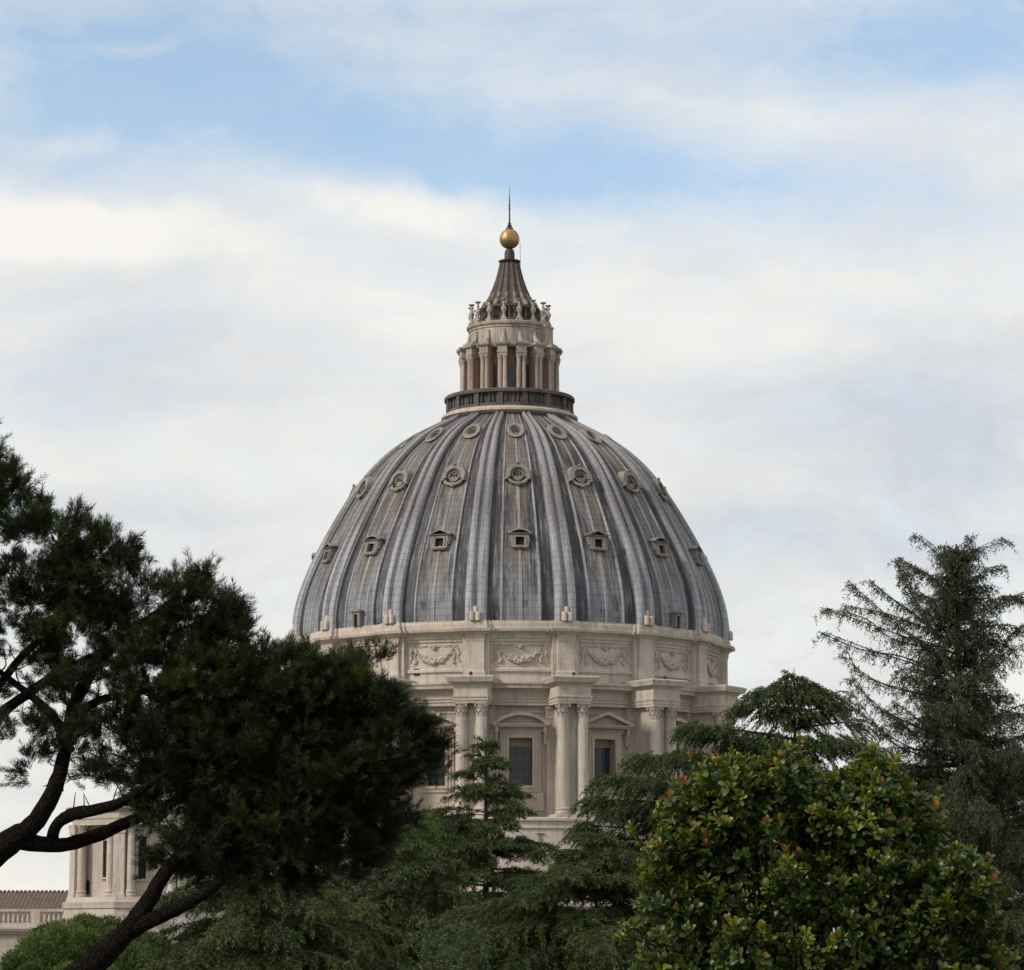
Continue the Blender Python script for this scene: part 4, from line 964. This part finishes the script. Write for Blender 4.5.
# big drooping cedar in front of the right of the drum
conifer('cedar', 'large cedar with drooping layered boughs covering the right end of the drum', 'tree', 'cedars below the dome', (794, 668), 130, CEDAR_LEAF, 35,
        [(0, .36), (.4, .34), (.6, .20), (.72, .10), (.84, .05), (.92, .03), (1, .02)], 90, (0, 12), .24, 1.3, .08, .012, .12, .034, .5, .1, rough=.24, tiers=11, lenr=(.5, 1.25), vert=.4, tj=.26, padk=.38,
        pads=[(796, 682, 22, 15), (778, 692, 30, 13), (812, 694, 26, 13), (757, 706, 22, 11), (795, 712, 34, 13), (836, 707, 16, 9), (852, 722, 10, 7), (700, 728, 24, 11), (728, 731, 30, 12), (770, 740, 46, 18), (830, 742, 44, 18),
              (652, 757, 24, 10), (690, 757, 36, 13), (735, 764, 40, 18), (790, 775, 55, 24), (618, 777, 22, 11), (660, 783, 36, 15), (705, 793, 42, 20), (602, 800, 20, 12), (638, 808, 36, 16), (680, 820, 42, 20), (592, 826, 14, 14), (616, 838, 26, 16),
              (655, 850, 40, 20), (740, 820, 50, 36), (800, 830, 60, 46), (850, 790, 36, 46), (600, 856, 18, 12), (700, 860, 40, 30)])
# tall ragged cedar at the right edge
conifer('cedar', 'tall ragged dark cedar with bare twig tips at the right edge', 'tree', 'cedars below the dome', (956, 544), 70, DARK_CEDAR, 36,
        [(0, .27), (.3, .27), (.55, .235), (.68, .175), (.80, .11), (.92, .055), (1, .02)], 400, (0, 40), .22, .55, .05, .012, .085, .019, .7, .4, rough=.5, copies=1, jit=6, lenr=(.35, 1.15), wig=30, sider=.4, vert=.7, esec=.27,
        extra=[[(952, 676, 0), (905, 661, -1), (866, 648, -1), (824, 632, -1)], [(952, 652, 0), (900, 635, .3), (866, 623, .5), (826, 609, .5)], [(950, 668, 0), (915, 640, .5), (882, 614, .6), (850, 585, .6)], [(950, 644, 0), (918, 619, .3), (892, 599, .5), (870, 580, .5)],
               [(945, 645, 0), (922, 615, -.5), (906, 592, -.5), (897, 562, -.5)], [(948, 625, 0), (930, 603, -.8), (918, 589, -.9), (911, 572, -.9)], [(952, 640, 0), (915, 624, .9), (880, 612, 1.3), (846, 606, 1.4)], [(952, 700, 0), (900, 690, .9), (868, 676, 1.3), (842, 655, 1.4)],
               [(955, 600, 0), (935, 580, -.3), (915, 569, -.5), (897, 561, -.5)], [(956, 583, 0), (945, 562, -.3), (935, 547, -.5), (920, 536, -.5)], [(957, 580, 0), (968, 558, .2), (980, 547, .3), (1003, 538, .3)], [(957, 575, 0), (960, 556, -.2), (968, 545, -.3), (972, 537, -.3)], [(956, 600, 0), (972, 580, -.2), (985, 572, -.3), (1000, 570, -.3)],
               [(950, 740, 0), (905, 722, -.5), (875, 703, -.8), (848, 678, -1)], [(950, 760, 0), (905, 745, -.5), (872, 722, -.8), (845, 695, -1)], [(950, 780, 0), (900, 765, .5), (868, 740, .8), (842, 712, 1)], [(960, 640, 0), (985, 615, 0), (1010, 600, 0), (1030, 592, 0)], [(960, 690, 0), (990, 655, 0), (1015, 632, 0), (1040, 615, 0)], [(960, 620, 0), (985, 603, .3), (1005, 596, .5), (1030, 598, .5)]])
conifer('cedar', 'dense dark cedar behind the broadleaf shrub, filling the bottom right corner', 'tree', 'cedars below the dome', (1000, 745), 85, DARK_CEDAR, 37,
        [(0, .5), (.4, .46), (.7, .34), (.9, .18), (1, .05)], 110, (0, 20), .3, 1.2, .08, .014, .13, .028, .5, .35)
for ap, lab, sd_ in (((432, 936), 'small pale young conifer, the left of the two pointed tips at the bottom edge', 41), ((468, 924), 'small pale young conifer, the right of the two pointed tips at the bottom edge', 42)):
    conifer('young_conifer', lab, 'tree', 'young conifers', ap, 75, YOUNG_LEAF, sd_, [(0, .28), (.5, .2), (.85, .09), (1, .01)], 60, (10, 45), .1, .4, .1, .03, .12, .022, .05, 0)

# ------------------------------------------------------------------ foreground broadleaf shrub
def shrub():
    rng = np.random.default_rng(51); Y0 = 26.0; s = Y0 / FPX; r0 = random.Random(9)
    c0 = P(810, 900, Y0); root = tree_root('broadleaf_shrub', c0[0], Y0, 'glossy green broadleaf shrub with red young leaf tips in the right foreground', 'shrub')
    O = np.array(root.location)
    lobes = [(788, 802, 66, 60), (720, 815, 58, 55), (695, 835, 42, 50), (848, 815, 55, 52), (910, 848, 42, 44), (945, 872, 38, 42), (858, 778, 25, 26), (744, 788, 30, 30), (820, 860, 100, 70), (720, 890, 70, 60), (680, 925, 55, 50), (900, 900, 80, 60), (955, 915, 50, 60), (800, 950, 110, 70), (660, 965, 45, 35), (930, 985, 80, 60), (720, 1000, 90, 60), (830, 1060, 130, 80), (780, 760, 30, 28), (975, 945, 32, 50), (778, 775, 24, 22), (866, 786, 20, 20), (735, 798, 24, 24), (680, 830, 22, 24)]
    m, g = new_mat('broad_leaf')
    at = g.n('ShaderNodeAttribute', attribute_name='tint'); rp = g.n('ShaderNodeValToRGB'); els = rp.color_ramp.elements
    stops = [(0, (.016, .032, .006)), (.35, (.048, .080, .009)), (.62, (.118, .148, .013)), (.8, (.28, .235, .022)), (.88, (.26, .13, .025)), (1, (.30, .07, .035))]
    for i, (p, c) in enumerate(stops):
        e = els[i] if i < 2 else els.new(p)
        e.position = p; e.color = tuple(c) + (1,)
    g.link(at.outputs['Fac'], rp.inputs[0]); g.link(rp.outputs[0], g.b.inputs['Base Color'])
    g.b.inputs['Roughness'].default_value = .42; g.b.inputs['Specular IOR Level'].default_value = .5
    t = g.n('ShaderNodeBsdfTranslucent'); g.link(rp.outputs[0], t.inputs[0]); mx = g.n('ShaderNodeMixShader'); mx.inputs[0].default_value = .3
    g.link(g.b.outputs[0], mx.inputs[1]); g.link(t.outputs[0], mx.inputs[2]); g.link(mx.outputs[0], g.out.inputs[0])
    b = MB(); C, A, rel = [], [], []
    hub = np.array([0, 0, 1.4])
    for k in range(4): b.tube(smooth_path([(.12 * cos(k * 1.6), .12 * sin(k * 1.6), -.1), (.1 * cos(k * 2), .1 * sin(k * 2), .7), hub + np.array([.25 * cos(k * 1.6), .25 * sin(k * 1.6), 0])], 4), np.linspace(.05, .03, 9), 7, .05, r0)
    sub = []
    for cx, cy, rx, ry in lobes:
        for k in range(max(3, int(rx * ry / 420))):
            q = rng.normal(size=2); q /= np.linalg.norm(q); t = rng.uniform(.25, 1) ** .6; f = rng.uniform(13, 31)
            sub.append((cx + q[0] * t * rx * .84, cy + q[1] * t * ry * .84 + 8, f * 1.05, f, rng.uniform(-.9, .9) * sqrt(max(.05, 1 - t * t)) * rx * s))
    fills = [(cx, cy + 8, rx * .68, ry * .68, 0) for cx, cy, rx, ry in lobes] + [(x_, y_, 58, 40, -.25) for x_, y_ in ((700, 945), (775, 935), (850, 940), (920, 930), (740, 900), (820, 895), (895, 890))]
    for cx, cy, rx, ry, dY in sub + fills:
        c = P(cx, cy, Y0 + dY + rng.uniform(-.15, .15)) - O; rad = np.array([rx, (rx + ry) * .55, ry]) * s
        b.tube(smooth_path([hub, (hub + c) / 2 + rng.normal(size=3) * .08, c], 4), np.linspace(.013, .006, 9), 5)
        n = int(rx * ry * (.064 if rx < 32 and abs(ry * 1.05 - rx) < .01 else .02)); d = unit(rng.normal(size=(n, 3))); rr = rng.uniform(.15, 1, n) ** .42
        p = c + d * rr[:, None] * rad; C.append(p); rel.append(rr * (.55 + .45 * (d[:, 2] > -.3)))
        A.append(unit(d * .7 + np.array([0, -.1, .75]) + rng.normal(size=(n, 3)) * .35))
        for j in range(0, n, 4): b.tube([c + (p[j] - c) * .3, c + (p[j] - c) * .7 + rng.normal(size=3) * .01, p[j]], [.006, .004, .003], 4)
    C0, A0_ = np.concatenate(C), np.concatenate(A)
    for j in rng.choice(np.nonzero(np.concatenate(rel) > .85)[0], 170, replace=False):
        up = unit(A0_[j] * .55 + np.array([0, 0, .8]) + rng.normal(size=3) * .2); ln = rng.uniform(.06, .17); m_ = max(2, int(ln / .05))
        q = C0[j] + up * np.linspace(.3, 1, m_)[:, None] * ln; C.append(q); A.append(np.repeat(up[None], m_, 0)); rel.append(np.full(m_, .97))
        b.tube([C0[j] - up * .05, C0[j] + up * ln * .5, C0[j] + up * ln], [.005, .004, .003], 4)
    C, A, rel = map(np.concatenate, (C, A, rel)); N = len(C); NL = 8
    b.build('stem', CBARK, root, smooth=True, sharp=80)
    a = np.repeat(A, NL, 0); k = np.tile(np.arange(NL), N); n = N * NL
    e1 = perp(A, rng); e2 = np.cross(A, e1); ph = k * 2.4 + rng.uniform(-.4, .4, n)
    rad_d = np.repeat(e1, NL, 0) * np.cos(ph)[:, None] + np.repeat(e2, NL, 0) * np.sin(ph)[:, None]
    op = np.radians(np.interp(k, [0, NL - 1], [70, 14]) + rng.uniform(-14, 14, n))
    dirs = unit(a * np.cos(op)[:, None] + rad_d * np.sin(op)[:, None])
    nor = unit(a * np.sin(op)[:, None] - rad_d * np.cos(op)[:, None]); sd_ = np.cross(dirs, nor)
    tw = rng.uniform(-.5, .5, n)[:, None]; sd2 = sd_ * np.cos(tw) + nor * np.sin(tw); nor = np.cross(sd2, dirs); sd_ = sd2
    L = (rng.uniform(.058, .102, n) * np.interp(k, [0, NL - 1], [1.05, .75]))[:, None]; W = L * rng.uniform(.46, .60, n)[:, None]
    base = np.repeat(C, NL, 0) + a * (k * .006)[:, None] + dirs * .012
    # blade: 9 vertices, folded along the midrib, tip curling down
    st = [(0, .08, 0), (.35, .72, .05), (.68, 1.0, .04), (.9, .62, -.03), (1.0, .06, -.09)]
    v = np.empty((n, 15, 3))
    for i, (f, w, h) in enumerate(st):
        cpt = base + dirs * L * f + nor * L * h
        v[:, 3 * i] = cpt - sd_ * W * .5 * w + nor * L * .05 * w; v[:, 3 * i + 1] = cpt; v[:, 3 * i + 2] = cpt + sd_ * W * .5 * w + nor * L * .05 * w
    f1 = []
    for i in range(4):
        for j in range(2): f1 += [3 * i + j, 3 * i + j + 1, 3 * i + 3 + j + 1, 3 * i + 3 + j]
    idx = (np.arange(n)[:, None] * 15 + np.array(f1)[None]).ravel()
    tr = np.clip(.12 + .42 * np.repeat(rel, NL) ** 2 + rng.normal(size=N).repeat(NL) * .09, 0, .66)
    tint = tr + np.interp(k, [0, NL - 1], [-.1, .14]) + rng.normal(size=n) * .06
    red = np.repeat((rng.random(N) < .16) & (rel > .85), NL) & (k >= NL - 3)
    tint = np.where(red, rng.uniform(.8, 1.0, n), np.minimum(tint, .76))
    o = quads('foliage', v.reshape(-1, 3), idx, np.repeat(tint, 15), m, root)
    o.data.polygons.foreach_set('use_smooth', [True] * len(o.data.polygons))
shrub()

# ------------------------------------------------------------------ thin summer haze
def make_haze():
    b = MB(); b.box(-4200, 4200, -400, 9200, -13.2, 110)
    m = bpy.data.materials.new('haze_air'); m.use_nodes = True; g = NT(m.node_tree)
    out = g.n('ShaderNodeOutputMaterial'); v = g.n('ShaderNodeVolumePrincipled')
    v.inputs['Color'].default_value = (.86, .90, .96, 1); v.inputs['Density'].default_value = HAZE; v.inputs['Anisotropy'].default_value = .2
    g.link(v.outputs[0], out.inputs['Volume'])
    tag(b.build('haze', m), kind='stuff')
if HAZE: make_haze()
